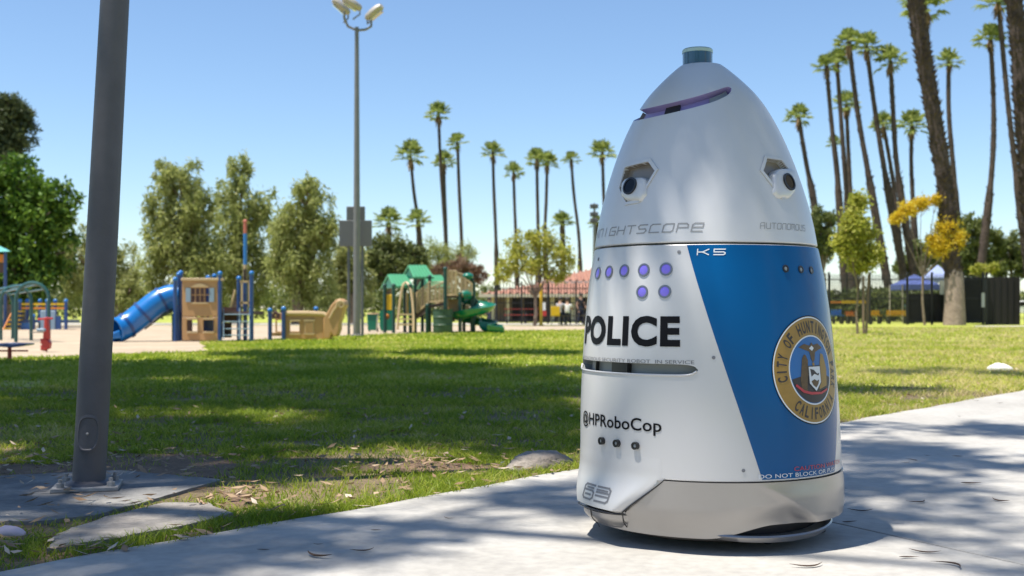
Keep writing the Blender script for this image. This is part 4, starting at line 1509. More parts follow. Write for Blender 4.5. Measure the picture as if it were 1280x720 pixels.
# mast
xm = 306.5
post_px('mast', xm, 336, HOR + F * H / (YB + .5), YB + .5, 0.05, m_pblued, ph_)
post_px('mast_sleeve', xm, 331, 352, YB + .5, 0.050, m_ptan2, ph_)
post_px('mast_upper', xm, 292, 331, YB + .5, 0.044, m_pblue, ph_)
post_px('mast_tip', xm, 277, 292, YB + .5, 0.042, m_copper, ph_, m_copper)
for i, y in enumerate((352, 378.5)):
    obj('mast_rail', MB().px(300, 315, y - 1.3, y + 1.3, YB + .2, 0.06), m_ptan2, ph_)
for x in (302.2, 311.5):
    obj('mast_stile', MB().px(x - 1.1, x + 1.1, 352, 383, YB + .2, 0.04), m_ptan2, ph_)
obj('steer_rail', MB().tube([Wp(288, 384, YB + .1), Wp(294, 362, YB + .1)], 0.025, 6), m_ptan2, ph_)
obj('dark_panel', MB().px(275.5, 300, 384, 403, YB + .5, 0.05), m_pbrown, ph_)
obj('dark_panel', MB().px(276, 289, 403.3, 422, YB + .6, 0.05), m_pbrown, ph_)
for x in (279.5, 299.5, 312):
    obj('net_rope', MB().tube([Wp(x, 385, YB + .1), Wp(x, 424, YB - .15)], 0.012, 5), m_pgrey, ph_)
for y in (393, 402, 411, 419):
    obj('net_rung', MB().tube([Wp(279.5, y, YB - .0), Wp(313, y, YB - .0)], 0.013, 5), m_pgrey, ph_)
# tube slide
def bez(P, n):
    out = []
    for i in range(len(P) - 1):
        p0 = P[max(i - 1, 0)]; p1 = P[i]; p2 = P[i + 1]; p3 = P[min(i + 2, len(P) - 1)]
        for k in range(n):
            t = k / n
            out.append(0.5 * ((2 * p1) + (-p0 + p2) * t + (2 * p0 - 5 * p1 + 4 * p2 - p3) * t * t + (-p0 + 3 * p1 - 3 * p2 + p3) * t ** 3))
    out.append(P[-1])
    return out
ctrl = [Wp(224, 370.5, YB + .45), Wp(212, 371.5, YB + .4), Wp(197, 378, YB + .3), Wp(182, 389.5, YB + .2), Wp(166, 402, YB + .1), Wp(152, 410.5, YB - .05), Wp(143, 413.5, YB - .2)]
cl = bez(ctrl, 6)
nn = 20; vs = []; fs = []
rt = 0.285
def frames(cl):
    out = []
    for i, p in enumerate(cl):
        t = (cl[min(i + 1, len(cl) - 1)] - cl[max(i - 1, 0)]).normalized()
        s = t.cross(Vector((0, 0, 1))).normalized(); out.append((p, t, s, s.cross(t)))
    return out
fr = frames(cl)
for shell, rr in ((0, rt), (1, rt - 0.02)):
    for (p, t, s, u) in fr:
        for q in range(nn):
            an_ = 2 * math.pi * q / nn
            vs.append(p + s * math.cos(an_) * rr + u * math.sin(an_) * rr)
M = len(fr)
for sh in (0, 1):
    for i in range(M - 1):
        for q in range(nn):
            a_, b_ = (sh * M + i) * nn + q, (sh * M + i) * nn + (q + 1) % nn
            fs.append((a_, b_, b_ + nn, a_ + nn) if sh == 0 else (a_, a_ + nn, b_ + nn, b_))
for q in range(nn):
    a_ = (M - 1) * nn + q; b_ = (M - 1) * nn + (q + 1) % nn
    fs.append((a_, b_, b_ + M * nn, a_ + M * nn))
ts = obj('tube_slide', MB().add(vs, fs), m_pblue, ph_, smooth=60, fix=False)
for i in (10, 19, 27, M - 1):
    p, t, s, u = fr[i]
    vs = []; fs = []
    for dd, rr in ((-.03, rt), (-.03, rt + .025), (.03, rt + .025), (.03, rt)):
        for q in range(nn):
            an_ = 2 * math.pi * q / nn
            vs.append(p + t * dd + s * math.cos(an_) * rr + u * math.sin(an_) * rr)
    for k_ in range(3):
        for q in range(nn):
            a_, b_ = k_ * nn + q, k_ * nn + (q + 1) % nn
            fs.append((a_, b_, b_ + nn, a_ + nn))
    obj('slide_flange', MB().add(vs, fs), m_pblued if i != M - 1 else m_pblue, ts)
ex = Wp(138, 420.5, YB - .35)
obj('slide_chute', MB().prism([Wp(152, 423, YB - .35), Wp(131, 425, YB - .55), Wp(131, 419, YB - .55), Wp(150, 412, YB - .35)], (0, 0.55, 0)), m_pblue, ts, bevel=0.03)
obj('slide_brace', MB().tube([Wp(222, 384, YB + .4), Wp(200, 395, YB + .35), Wp(180, 410, YB + .3)], 0.05, 8), m_pgreend, ts)
post_px('slide_post', 218.5, 392, HOR + F * H / (YB + .3), YB + .3, 0.07, m_pgreend, ph_)

# ---- ship with a scroll prow
YS = 27.3
sb = Vector((Wp(385, 0, YS).x, YS + .4, 0))
sh_ = thing('play_ship', 'low tan play ship with a curled prow and blue posts', 'playground', sb)
panel_with_holes('hull_panel', 356, 410, 391, 423.8, [(362.5, 374, 402, 416)], YS, 0.05, m_ptan, sh_)
panel_with_holes('far_hull_panel', 344, 410, 391, 420, [(346, 354, 400, 414), (362.5, 374, 402, 414)], YS + .8, 0.05, m_ptan, sh_)
obj('hatch', MB().px(380.5, 392.5, 402, 416, YS - .02, 0.02), m_pbrown if False else m_ptan2, sh_)
for x in (382.5, 385, 387.5, 390):
    obj('hatch_slat', MB().px(x - .7, x + .7, 402.5, 415.5, YS - .035, 0.015), m_ptan, sh_)
for x0 in (361.5, 379.5):
    obj('port_sill', MB().px(x0, x0 + 14, 416.3, 418.5, YS - .05, 0.05), m_ptan2, sh_)
    obj('port_hood', MB().px(x0, x0 + 14, 399.4, 401.6, YS - .04, 0.04), m_ptan2, sh_)
obj('gunwale', MB().tube([Wp(355, 391.5, YS), Wp(385, 391.5, YS), Wp(404, 392.5, YS), Wp(411, 396, YS)], 0.06, 8), m_ptan2, sh_)
prow = [(404, 398), (409, 390), (414, 381), (420, 374.5), (426, 373), (431, 376), (432.3, 382), (429, 388), (427, 396), (424, 404), (424, 412), (421, 419.5), (417, 421), (414, 417), (412, 423.5), (404, 423.5)]
obj('prow', MB().prism([Wp(x, y, YS - .06) for x, y in prow], (0, 0.5, 0)), m_ptan, sh_, bevel=0.03)
sc_ = []
for i in range(26):
    an_ = R(200 - 20 * i); rr = 5.2 * (1 - i / 34)
    sc_.append(Wp(426 + rr * math.cos(an_), 381 - rr * math.sin(an_), YS - .07))
obj('prow_scroll', MB().tube([Wp(412, 398, YS - .07), Wp(417, 388, YS - .07)] + sc_, 0.028, 6), m_ptan2, sh_)
for x, y0, dY in ((337.5, 388, 0), (354.5, 386, -.05), (395, 386, .82)):
    post_px('post', x, y0, HOR + F * H / (YS + dY), YS + dY, 0.05, m_pblued, sh_, m_pblue)
obj('boarding_step', MB().px(338, 354, 416, 420, YS + .1, 0.5), m_ptan, sh_)
obj('stern_ring', MB().tube([Wp(343, 398, YS + .4), Wp(341, 394, YS + .4), Wp(344, 390.5, YS + .4), Wp(348, 393, YS + .4), Wp(347, 398, YS + .4)], 0.05, 6), m_pbrown, sh_)

# ---- green climbing frame with spiral slide
YG = 35.5
gb_ = Vector((Wp(530, 0, YG).x, YG + 1, 0))
gf = thing('climbing_frame', 'green and tan climbing frame with gabled green roofs and spiral slide', 'playground', gb_)
def gable(dx, dy, dY, x0=476, name='roof'):
    """gabled roof whose gable end faces the front left"""
    def q(x, y, d): return Wp(x + dx, y + dy, YG + dY + d)
    A, B, P, Q, D, E = q(491, 357.5, -.55), q(517, 357.8, -.35), q(484.5, 343, .05), q(507, 343, .25), q(476, 359, .65), q(501, 357.8, .85)
    t = Vector((0, 0, -0.06))
    mb = MB().add([A, B, Q, P, D, E] + [v + t for v in (A, B, Q, P, D, E)], [(0, 1, 2, 3), (3, 2, 5, 4), (6, 9, 8, 7), (9, 10, 11, 8), (0, 6, 7, 1), (4, 5, 11, 10), (0, 3, 9, 6), (3, 4, 10, 9), (1, 7, 8, 2), (2, 8, 11, 5)])
    rf = obj(name, mb, m_proof, gf, smooth=0)
    n_ = (B - A).normalized() * .04
    obj('gable_end', MB().prism([A.lerp(P, .04) + t + n_, P + t + n_, D.lerp(P, .04) + t + n_], n_ * .6), m_pgreen, rf, smooth=0)
    for i in range(1, 6):
        s_ = i / 6
        obj('roof_rib', MB().tube([A.lerp(B, s_) + Vector((0, 0, .012)), P.lerp(Q, s_) + Vector((0, 0, .012))], 0.016, 4), m_proof, rf)
gable(0, 0, .2); gable(25.5, -11.5, .6); gable(45, 1, 2.0)
for x, y0, dY in ((481, 357, .0), (492, 357, -.3), (513, 357, -.3), (506, 346, .8), (519, 346, .2), (537, 346, .2), (534, 382, -.2), (556.5, 336, -.2), (528, 346, 1.2), (575, 368, .0), (580, 368, .9), (590, 350, .3)):
    post_px('post', x, y0, HOR + F * H / (YG + dY), YG + dY, 0.055, m_pgreend, gf, m_pgreend)
obj('yellow_panel', MB().px(480.5, 491.5, 368, 388, YG, 0.05), m_pyellow, gf, bevel=0.02)
# green panel with a round porthole
vs = []; fs = []
Nn = 32; cxp, cyp = 483.5, 395.5
for dd in (0.0, 0.05):
    for i in range(Nn):
        an_ = 2 * math.pi * i / Nn
        ca, sa = math.cos(an_), math.sin(an_)
        vs.append(Wp(cxp + 4.2 * ca, cyp - 4.2 * sa, YG - .02) + Vector((0, dd, 0)))
    for i in range(Nn):
        an_ = 2 * math.pi * i / Nn
        ca, sa = math.cos(an_), math.sin(an_)
        q = max(abs(ca) / (8.5 / 8.5), abs(sa)); 
        hx, hyu, hyd = 9.0, 7.5, 18.0
        sx_ = hx / abs(ca) if abs(ca) > 1e-6 else 1e9
        sy_ = (hyu if sa > 0 else hyd) / abs(sa) if abs(sa) > 1e-6 else 1e9
        s_ = min(sx_, sy_)
        vs.append(Wp(cxp + s_ * ca, cyp - s_ * sa, YG - .02) + Vector((0, dd, 0)))
for i in range(Nn):
    j = (i + 1) % Nn
    fs += [(i, j, Nn + j, Nn + i), (2 * Nn + i, 3 * Nn + i, 3 * Nn + j, 2 * Nn + j), (i, 2 * Nn + i, 2 * Nn + j, j), (Nn + i, Nn + j, 3 * Nn + j, 3 * Nn + i)]
obj('porthole_panel', MB().add(vs, fs), m_pgreen, gf, smooth=0)
obj('steering_wheel', MB().lathe([(0.07, 0), (0.075, .02), (0.02, .03)], 0, 0, 12) if False else MB().sphere(Wp(483.5, 395.5, YG + .12), 0.075, 10, 6, (1, .4, 1)), m_porange, gf)
# arched ladder
al = [Wp(497, 412, YG - .5), Wp(498, 395, YG - .45), Wp(501, 370, YG - .35), Wp(504, 356, YG - .3), Wp(508, 353, YG - .2)]
ar = [Wp(517, 414, YG - .7), Wp(517, 395, YG - .55), Wp(515, 372, YG - .4), Wp(512, 358, YG - .3), Wp(508, 353, YG - .2)]
obj('ladder_rail', MB().tube(bez(al, 4), 0.04, 6), m_ptan2, gf)
obj('ladder_rail', MB().tube(bez(ar, 4), 0.04, 6), m_ptan2, gf)
for y in (393, 399, 405.5):
    obj('ladder_tread', MB().px(499, 517, y - 1, y + 1, YG - .55, 0.18), m_ptan2, gf)
obj('slide_panel', MB().px(509, 516, 366.5, 393, YG - .2, 0.05), m_porange if False else m_pyellow, gf, bevel=0.01)
obj('slide_panel_frame', panel := MB().px(507.3, 509, 365, 394, YG - .25, 0.08), m_ptan2, gf)
obj('slide_panel_frame', MB().px(516, 517.7, 365, 394, YG - .25, 0.08), m_ptan2, gf)
# ramp and balustrades
dk = [Wp(519, 394, YG), Wp(534, 381.5, YG), Wp(556, 378.5, YG), Wp(556, 381.5, YG), Wp(536, 384.5, YG), Wp(521, 397.5, YG)]
obj('ramp_deck', MB().prism(dk, (0, 1.2, 0)), m_pbrown, gf)
def balustrade(x0, b0, t0, x1, b1, t1, Y, nb):
    br = obj('barrier_rail', MB().tube([Wp(x0, b0, Y), Wp(x0, t0, Y), Wp(x1, t1, Y), Wp(x1, b1, Y), Wp(x0, b0, Y)], 0.03, 6), m_ptan2, gf)
    for i in range(1, nb):
        s = i / nb
        obj('bar', MB().tube([Wp(x0 + (x1 - x0) * s, b0 + (b1 - b0) * s, Y), Wp(x0 + (x1 - x0) * s, t0 + (t1 - t0) * s, Y)], 0.016, 5), m_ptan2, br)
balustrade(521, 391, 366, 535, 379, 353, YG, 6)
balustrade(536, 378, 352.5, 555, 376, 352, YG, 8)
balustrade(522, 389, 366, 555, 376, 353, YG + 1.2, 6)
balustrade(558, 369, 337, 570, 369, 338.5, YG, 6)
balustrade(571, 369, 339, 590, 369, 355, YG, 8)
balustrade(559, 369, 338, 588, 369, 345, YG + 1.1, 5)
obj('upper_deck', MB().prism([Wp(556, 369.5, YG), Wp(584, 369.5, YG), Wp(584, 372, YG), Wp(556, 372, YG)], (0, 1.2, 0)), m_pbrown, gf)
obj('tan_climber', MB().px(560, 573, 374, 396, YG + .5, 0.06), m_ptan, gf, bevel=0.02)
obj('tan_climber', MB().px(557, 568, 397, 402, YG + .1, 0.4), m_pbrown, gf)
obj('slide_hood', MB().sphere(Wp(585, 345.5, YG + .3), 0.19, 14, 8, (0.95, 0.9, .62)), m_pgreen, gf, smooth=80)
obj('slide_mouth', MB().tube([Wp(579, 369, YG + .1), Wp(584, 367.5, YG + .1), Wp(590, 370, YG + .1)], [0.17, 0.16, 0.13], 12), m_pgreen, gf, smooth=80)
# spiral chute: open U swept round a helix
vs = []; fs = []; NH = 44; prof_n = 9
cx_, cy_ = Wp(592, 0, YG + .3).x, YG + .3
z_top = Wp(0, 372, YG).z; z_bot = Wp(0, 411, YG).z
def chute(i):
    s = i / NH
    an_ = R(150 - 560 * min(1, s * 1.12))
    z = z_top + (z_bot - z_top) * (s ** 0.92)
    rr = 0.40 + 0.12 * s
    c = Vector((cx_ + rr * math.cos(an_), cy_ + rr * math.sin(an_), z))
    if s > 0.893:
        e = (s - 0.893) / 0.107
        an1 = R(150 - 560)
        c = Vector((cx_ + rr * math.cos(an1) + 0.62 * e, cy_ + rr * math.sin(an1) - 0.1 * e, z))
    return c, an_
for i in range(NH + 1):
    c, an_ = chute(i)
    out = Vector((math.cos(an_), math.sin(an_), 0))
    if i / NH > 0.893: out = Vector((0.1, -1, 0)).normalized()
    for sh, (R0, ) in ((0, (0.28,)), (1, (0.25,))):
        for q in range(prof_n):
            b_ = R(-10 - 175 * q / (prof_n - 1)) if sh == 0 else R(-185 + 175 * q / (prof_n - 1))
            vs.append(c + out * math.cos(b_) * R0 + Vector((0, 0, 1)) * (math.sin(b_) * R0 + 0.1))
P2 = prof_n * 2
for i in range(NH):
    for q in range(P2):
        a_, b_ = i * P2 + q, i * P2 + (q + 1) % P2
        fs.append((a_, b_, b_ + P2, a_ + P2))
fs.append(tuple(range(P2))); fs.append(tuple(range(NH * P2 + P2 - 1, NH * P2 - 1, -1)))
obj('spiral_slide', MB().add(vs, fs), m_pgreen, gf, smooth=50)
obj('slide_pole', MB().tube([Vector((cx_, cy_, 0)), Vector((cx_, cy_, z_top + .5))], 0.06, 10), m_pgreend, gf)

# ---- bins
m_barrel = mat('barrel_green_paint', (0.03, 0.075, 0.045), 0.55, var=0.2, vscale=3)
Y = 35.0
bb = Vector((Wp(553.5, 0, Y).x, Y, 0)); kx = Y / F
rb = 12.3 * kx
bt = thing('trash_barrel', 'dark green steel drum trash can in front of the climbing frame', 'trash can', bb)
zt_ = 30 * kx
pf = [(rb * .97, 0), (rb, .02)]
for i in range(1, 3):
    z = zt_ * i / 3
    pf += [(rb, z - .03), (rb * 1.045, z - .012), (rb * 1.045, z + .012), (rb, z + .03)]
pf += [(rb, zt_ - .03), (rb * 1.05, zt_ - .015), (rb * 1.05, zt_), (rb * .96, zt_), (rb * .94, .08)]
obj('drum', MB().lathe(pf, bb.x, bb.y, 28, cap=False), m_barrel, bt)
obj('liner', MB().lathe([(rb * .93, zt_ - .18), (rb * .5, zt_ - .2), (0.01, zt_ - .2)], bb.x, bb.y, 20), m_blackpl, bt)
Y = 37.0
bb = Vector((Wp(466, 0, Y).x, Y, 0)); kx = Y / F
b2 = thing('wheeled_bin', 'bright green plastic bin beside the porthole panel', 'trash can', bb)
obj('bin_body', MB().add([(bb.x + sx * w_ * kx, bb.y + sy * .25, z) for z, w_ in ((0.05, 5.2), (22 * kx, 6.2)) for sx, sy in ((-1, -1), (1, -1), (1, 1), (-1, 1))], [(3, 2, 1, 0), (4, 5, 6, 7), (0, 1, 5, 4), (1, 2, 6, 5), (2, 3, 7, 6), (3, 0, 4, 7)]), m_pgreen, b2, bevel=0.02)
obj('lid', MB().box(bb.x - 6.5 * kx, bb.x + 6.5 * kx, bb.y - .28, bb.y + .27, 22 * kx, 23.3 * kx), m_ptan2, b2, bevel=0.02)
for sx in (-1, 1):
    obj('wheel', MB().tube([Vector((bb.x + sx * 5.2 * kx - .02, bb.y + .2, .07)), Vector((bb.x + sx * 5.2 * kx + .02, bb.y + .2, .07))], 0.07, 12), m_blackpl, b2)

# ---- left: arch climber, rocker, seesaw, far play tower
m_teal = mat('dark_teal_tube', (0.02, 0.085, 0.08), 0.4, coat=0.2)
YA = 25.5
ac = thing('arch_climber', 'dark green tubular arches linked by rungs on the sand', 'playground', Vector((Wp(30, 0, YA).x, YA, 0)))
def arch_px(x0, x1, yt, Y):
    yb = HOR + F * H / Y
    mid = (x0 + x1) / 2; hw = (x1 - x0) / 2
    pts = [Vector((Wp(x0, 0, Y).x, Y, 0)), Wp(x0, yt + hw, Y)]
    for i in range(1, 12):
        an_ = math.pi * (1 - i / 12)
        pts.append(Wp(mid + hw * math.cos(an_), yt + hw - hw * math.sin(an_), Y))
    pts += [Wp(x1, yt + hw, Y), Vector((Wp(x1, 0, Y).x, Y, 0))]
    return obj('arch', MB().tube(pts, 0.042, 8), m_teal, ac)
arch_px(20, 61, 353.5, YA); arch_px(1, 39, 357.5, YA + 1.5); arch_px(-22, 16, 361, YA + 3.0)
for i in range(5):
    an_ = math.pi * (1 - (i + 1.5) / 7)
    pts = [Wp(40.5 + 20.5 * math.cos(an_), 374 - 20.5 * math.sin(an_), YA), Wp(20 + 19 * math.cos(an_), 376.5 - 19 * math.sin(an_), YA + 1.5), Wp(-3 + 19 * math.cos(an_), 380 - 19 * math.sin(an_), YA + 3)]
    obj('rung', MB().tube(pts, 0.022, 6), m_teal, ac)
YR = 19.6; kr = YR / F
rx = Wp(55, 0, YR).x
ro = thing('spring_rocker', 'small red spring rocker with a grey seat standing in the sand', 'rocker', Vector((rx, YR, 0)))
sp = [Vector((rx + .05 * math.cos(i * .9), YR + .05 * math.sin(i * .9), 0.02 + i * .008)) for i in range(26)]
obj('spring', MB().tube(sp, 0.014, 6), m_pred, ro)
bod = [(49, 425), (58, 425), (62, 430), (61, 437), (55, 439.5), (50, 437), (52, 432)]
obj('rocker_body', MB().prism([Wp(x, y - 1.5, YR - .06) for x, y in bod], (0, 0.12, 0)), m_pred, ro, bevel=0.015)
obj('rocker_neck', MB().prism([Wp(x, y, YR - .05) for x, y in ((53, 424), (61, 424), (60, 411), (59.5, 399), (58, 396), (55, 397), (54.5, 408))], (0, 0.1, 0)), m_pred, ro, bevel=0.015)
obj('handle', MB().tube([Wp(47.5, 399, YR), Wp(66, 398, YR)], 0.018, 8), m_pred, ro)
obj('seat', MB().px(45, 56, 410.5, 414.5, YR - .1, 0.2), m_pgrey, ro, bevel=0.02)
obj('foot_rest', MB().px(36, 60, 414.8, 416, YR - .02, 0.04), m_galv, ro)
YZ = 16.6; zx = Wp(12, 0, YZ).x
sw = thing('seesaw_seat', 'low dark blue bouncer seat on a red stem at the sand edge', 'rocker', Vector((zx, YZ, 0)))
obj('stem', MB().tube([Vector((zx, YZ, -.02)), Wp(12, 433, YZ)], [0.035, 0.028], 8), m_pred, sw)
obj('seat_plate', MB().prism([Wp(x, y, YZ - .16) for x, y in ((-16, 430), (2, 429), (32, 429.5), (31, 432), (14, 434.5), (0, 433.5), (-16, 433))], (0, 0.32, 0)), m_pblued, sw, bevel=0.008)
obj('foot_bar', MB().tube([Wp(-14, 438.5, YZ), Wp(35, 438.5, YZ)], 0.014, 6), m_pred, sw)
# far play tower
YT = 41.0
tw = thing('play_tower', 'blue and yellow play tower with teal roof and orange panels', 'playground', Vector((Wp(20, 0, YT).x, YT + 1, 0)))
m_tealroof = mat('teal_roof', (0.10, 0.38, 0.34), 0.45)
rc = [Wp(-44, 317, YT - .6), Wp(13.5, 314, YT - .6), Wp(13.5, 314, YT + 1.2), Wp(-44, 317, YT + 1.2), Wp(-16, 300, YT + .3)]
obj('roof', MB().add(rc, [(0, 1, 4), (1, 2, 4), (2, 3, 4), (3, 0, 4), (3, 2, 1, 0)]), m_tealroof, tw, smooth=0)
for x, y0, dY in ((6.5, 313, 0), (-35, 313, 0), (6.5, 313, 1), (25, 376, 0), (34, 376, .6), (50, 376, .3), (59, 376, 0), (69, 376, .5), (82.5, 376, 0), (42, 395, 0)):
    post_px('post', x, y0, HOR + F * H / (YT + dY), YT + dY, 0.06, m_pblued, tw, m_pblue)
obj('orange_panel', MB().px(-34, 5.5, 318, 328, YT + .2, 0.05), m_porange, tw)
obj('brown_panel', MB().px(-34, 5.5, 328.5, 341, YT + .2, 0.05), m_pbrown, tw)
obj('deck', MB().box(Wp(-36, 0, YT).x, Wp(84, 0, YT).x, YT, YT + 1.2, Wp(0, 403, YT).z, Wp(0, 400, YT).z), m_pblued, tw)
for x0, x1 in ((24, 41), (42, 60), (61, 69.5), (70.5, 83)):
    obj('rail', MB().px(x0, x1, 379, 381.3, YT - .02, 0.05), m_pyellow, tw)
    obj('rail', MB().px(x0, x1, 384, 386.3, YT - .02, 0.05), m_porange, tw)
for i in range(6):
    obj('stair_tread', MB().px(2 + i * 2.4, 20 + i * 1.5, 417 - i * 5.4 - 1.6, 417 - i * 5.4, YT - .6 + i * .1, 0.25), m_pyellow, tw)
obj('stair_rail', MB().tube([Wp(2, 416, YT - .7), Wp(20, 380, YT - .1)], 0.03, 6), m_porange, tw)
obj('climb_panel', MB().px(50, 69, 388, 417, YT - .05, 0.05), m_pgrey, tw, bevel=0.03)
obj('blue_panel', MB().px(70, 76, 395, 417, YT - .05, 0.05), m_pblued, tw)
obj('low_panel', MB().px(22, 40, 403.5, 412, YT - .03, 0.05), m_pblue, tw)

# ================================================================== BUILDING AND FENCES
m_wallb = mat('tan_stucco', (0.24, 0.19, 0.155), 0.9, var=0.08, vscale=2)
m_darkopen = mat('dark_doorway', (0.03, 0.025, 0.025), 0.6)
m_tile = mat('terracotta_tiles', (0.27, 0.12, 0.08), 0.8, col2=(0.35, 0.18, 0.125), c2scale=2.5, var=0.2, vscale=12)
m_trim = mat('cream_trim', (0.55, 0.48, 0.40), 0.7)
m_iron = mat('black_iron', (0.012, 0.012, 0.014), 0.5)
YW = 64.0
kw = YW / F
bx0 = Wp(612, 0, YW).x; bx1 = Wp(905, 0, YW).x
ze = Wp(0, 368, YW).z
bd = thing('park_building', 'low tan park building with terracotta tile roof behind the picnic tables', 'building', Vector((bx0 + 3, YW + 2, 0)))
holes = [(640, 652, 373, 430), (655, 678, 372, 430), (695, 712, 376, 392), (722, 732, 373, 430), (760, 772, 373, 430), (800, 818, 376, 392), (860, 872, 373, 430)]
yb = HOR + F * H / YW
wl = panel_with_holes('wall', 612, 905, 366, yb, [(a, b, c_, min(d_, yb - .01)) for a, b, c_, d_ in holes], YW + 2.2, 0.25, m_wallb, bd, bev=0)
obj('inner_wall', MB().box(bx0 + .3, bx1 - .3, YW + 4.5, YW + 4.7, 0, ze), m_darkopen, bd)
for x in (616.5, 634.5, 690.5, 716.5, 745, 780, 815, 850, 890):
    obj('column', MB().box(Wp(x - 2.2, 0, YW).x, Wp(x + 2.2, 0, YW).x, YW, YW + .25, 0, ze), m_trim, bd)
def hip_roof(name, X0, X1, Y0, Y1, z0, z1, over, inset):
    v = [(X0 - over, Y0 - over, z0), (X1 + over, Y0 - over, z0), (X1 + over, Y1 + over, z0), (X0 - over, Y1 + over, z0), (X0 + inset, (Y0 + Y1) / 2, z1), (X1 - inset, (Y0 + Y1) / 2, z1)]
    rf = obj(name, MB().add(v, [(0, 1, 5, 4), (1, 2, 5), (2, 3, 4, 5), (3, 0, 4), (3, 2, 1, 0)]), m_tile, bd, smooth=0)
    # rows of barrel tiles on the slope in view
    tm = MB(); n = int((X1 - X0) / 0.35)
    for i in range(n):
        s = (i + .5) / n
        xb = X0 - over + (X1 - X0 + 2 * over) * s
        f_ = min(1, (xb - X0 + over) / (inset + over), (X1 + over - xb) / (inset + over))
        a_ = Vector((xb, Y0 - over, z0 + .03)); 
        b_ = Vector((xb, Y0 - over + f_ * ((Y1 - Y0) / 2 + over), z0 + f_ * (z1 - z0) + .03))
        tm.tube([a_, b_], 0.085, 5, cap=False)
    to = obj('tile_rows', tm, m_tile, bd); to['kind'] = 'stuff'
    obj('fascia', MB().box(X0 - over, X1 + over, Y0 - over - .05, Y0 - over - .005, z0 - .16, z0 + .02), m_trim, bd)
hip_roof('roof', bx0, bx1, YW, YW + 7, ze, Wp(0, 350, YW + 4).z, 0.6, 4.2)
hip_roof('upper_roof', Wp(688, 0, YW).x, bx1 + 2, YW + 3, YW + 11, Wp(0, 354, YW + 3).z + .1, Wp(0, 336, YW + 7).z, 0.5, 3.0)

def iron_fence(name, label, xa, xb, Y, h, sp, posts_px, solid=None):
    X0 = Wp(xa, 0, Y).x; X1 = Wp(xb, 0, Y).x
    fe = thing(name, label, 'fence', Vector((X0, Y, 0)))
    pk = MB(); n = int((X1 - X0) / sp)
    for i in range(n + 1):
        x = X0 + i * sp
        pk.box(x - .018, x + .018, Y - .014, Y + .014, 0.08, h - .06)
        pk.add([(x - .02, Y, h - .06), (x + .02, Y, h - .06), (x, Y, h + .06), (x, Y - .02, h - .06), (x, Y + .02, h - .06)], [(0, 3, 2), (3, 1, 2), (1, 4, 2), (4, 0, 2)])
    po = obj('pickets', pk, m_iron, fe, smooth=0, fix=False); po['kind'] = 'stuff'
    for z in (0.18, h * .52, h - .25):
        obj('rail', MB().box(X0, X1, Y - .02, Y + .02, z - .022, z + .022), m_iron, fe)
    for x in posts_px:
        xx_ = Wp(x, 0, Y).x
        obj('post', MB().box(xx_ - .045, xx_ + .045, Y - .045, Y + .045, 0, h + .1), m_iron, fe, bevel=0.006)
    return fe
YF = 54.0
fe = iron_fence('iron_fence', 'black iron picket fence in front of the tile-roofed building', 618, 760, YF + 2, 2.0, 0.15, (620, 652, 685, 720, 757))
YF2 = 53.5
fe2 = iron_fence('iron_fence', 'black iron picket fence with gate behind the staked sapling', 985, 1234, YF2, 2.38, 0.105, (985, 1036, 1087.5, 1134.5, 1165, 1204, 1229, 1233))
obj('gate_plate', MB().px(1227, 1231, 366, 384, YF2 - .08, 0.05), mat('lock_steel', (0.4, 0.4, 0.4), .4, metal=.6), fe2)
m_black_panel = mat('matt_black_panel', (0.014, 0.012, 0.012), 0.8, var=0.3, vscale=3)
for x0, x1 in ((1135.5, 1164.5), (1165.5, 1203.5)):  # plain dark panels filling these fence bays
    obj('dark_infill', MB().px(x0, x1, 367, 403, YF2 + .03, 0.02), m_black_panel, fe2)
obj('dark_infill', MB().px(1204.5, 1228.5, 347, 404, YF2 + .03, .02), m_black_panel, fe2)
sf = thing('screened_enclosure', 'solid black screened enclosure joined to the iron fence', 'enclosure', Vector((Wp(1254, 0, YF2).x, YF2, 0)))
for i in range(5):
    x0 = 1234.5 + i * 8.1
    obj('screen_panel', MB().px(x0, x0 + 7.7, 346.5, 405.5, YF2 + .02, 0.04), m_black_panel, sf)
    obj('post', MB().px(x0 + 7.6, x0 + 8.2, 345.5, HOR + F * H / YF2, YF2 - .02, 0.08), m_iron, sf)
obj('side_panel', MB().box(Wp(1275.2, 0, YF2).x, Wp(1275.2, 0, YF2).x + .04, YF2 + .1, YF2 + 5, 0.05, 2.2), m_black_panel, sf)
obj('cover', MB().box(Wp(1234, 0, YF2).x, Wp(1275, 0, YF2).x, YF2 + .1, YF2 + 4, 2.2, 2.24), m_black_panel, sf)
# notice on the fence
no = obj('fence_notice', MB().px(1175, 1184.5, 350.5, 368, YF2 - .06, 0.02), mat('notice_grey', (0.42, 0.43, 0.42), .6), loc=Vector((Wp(1180, 0, YF2).x, YF2 - .05, Wp(0, 368, YF2).z)), smooth=0)
tag(no, 'plain pale grey notice board hung on the iron fence', 'notice')
for i, (x0, x1, y0, y1) in enumerate(()): pass
nb = obj('fence_notice', MB().px(678.5, 682, 378, 388, YF + 1.9, 0.02), mat('notice_white', (0.7, 0.7, 0.68), .6), loc=Vector((Wp(680, 0, YF + 2).x, YF + 1.9, Wp(0, 388, YF + 2).z)), smooth=0)
tag(nb, 'small white notice on the fence beside the yellow post', 'notice')
nb = obj('fence_notice', MB().px(678, 683, 388.5, 395, YF + 1.9, 0.02), m_pred, loc=Vector((Wp(680, 0, YF + 2).x, YF + 1.9, Wp(0, 395, YF + 2).z)), smooth=0)
tag(nb, 'small red notice on the fence below the white one', 'notice')
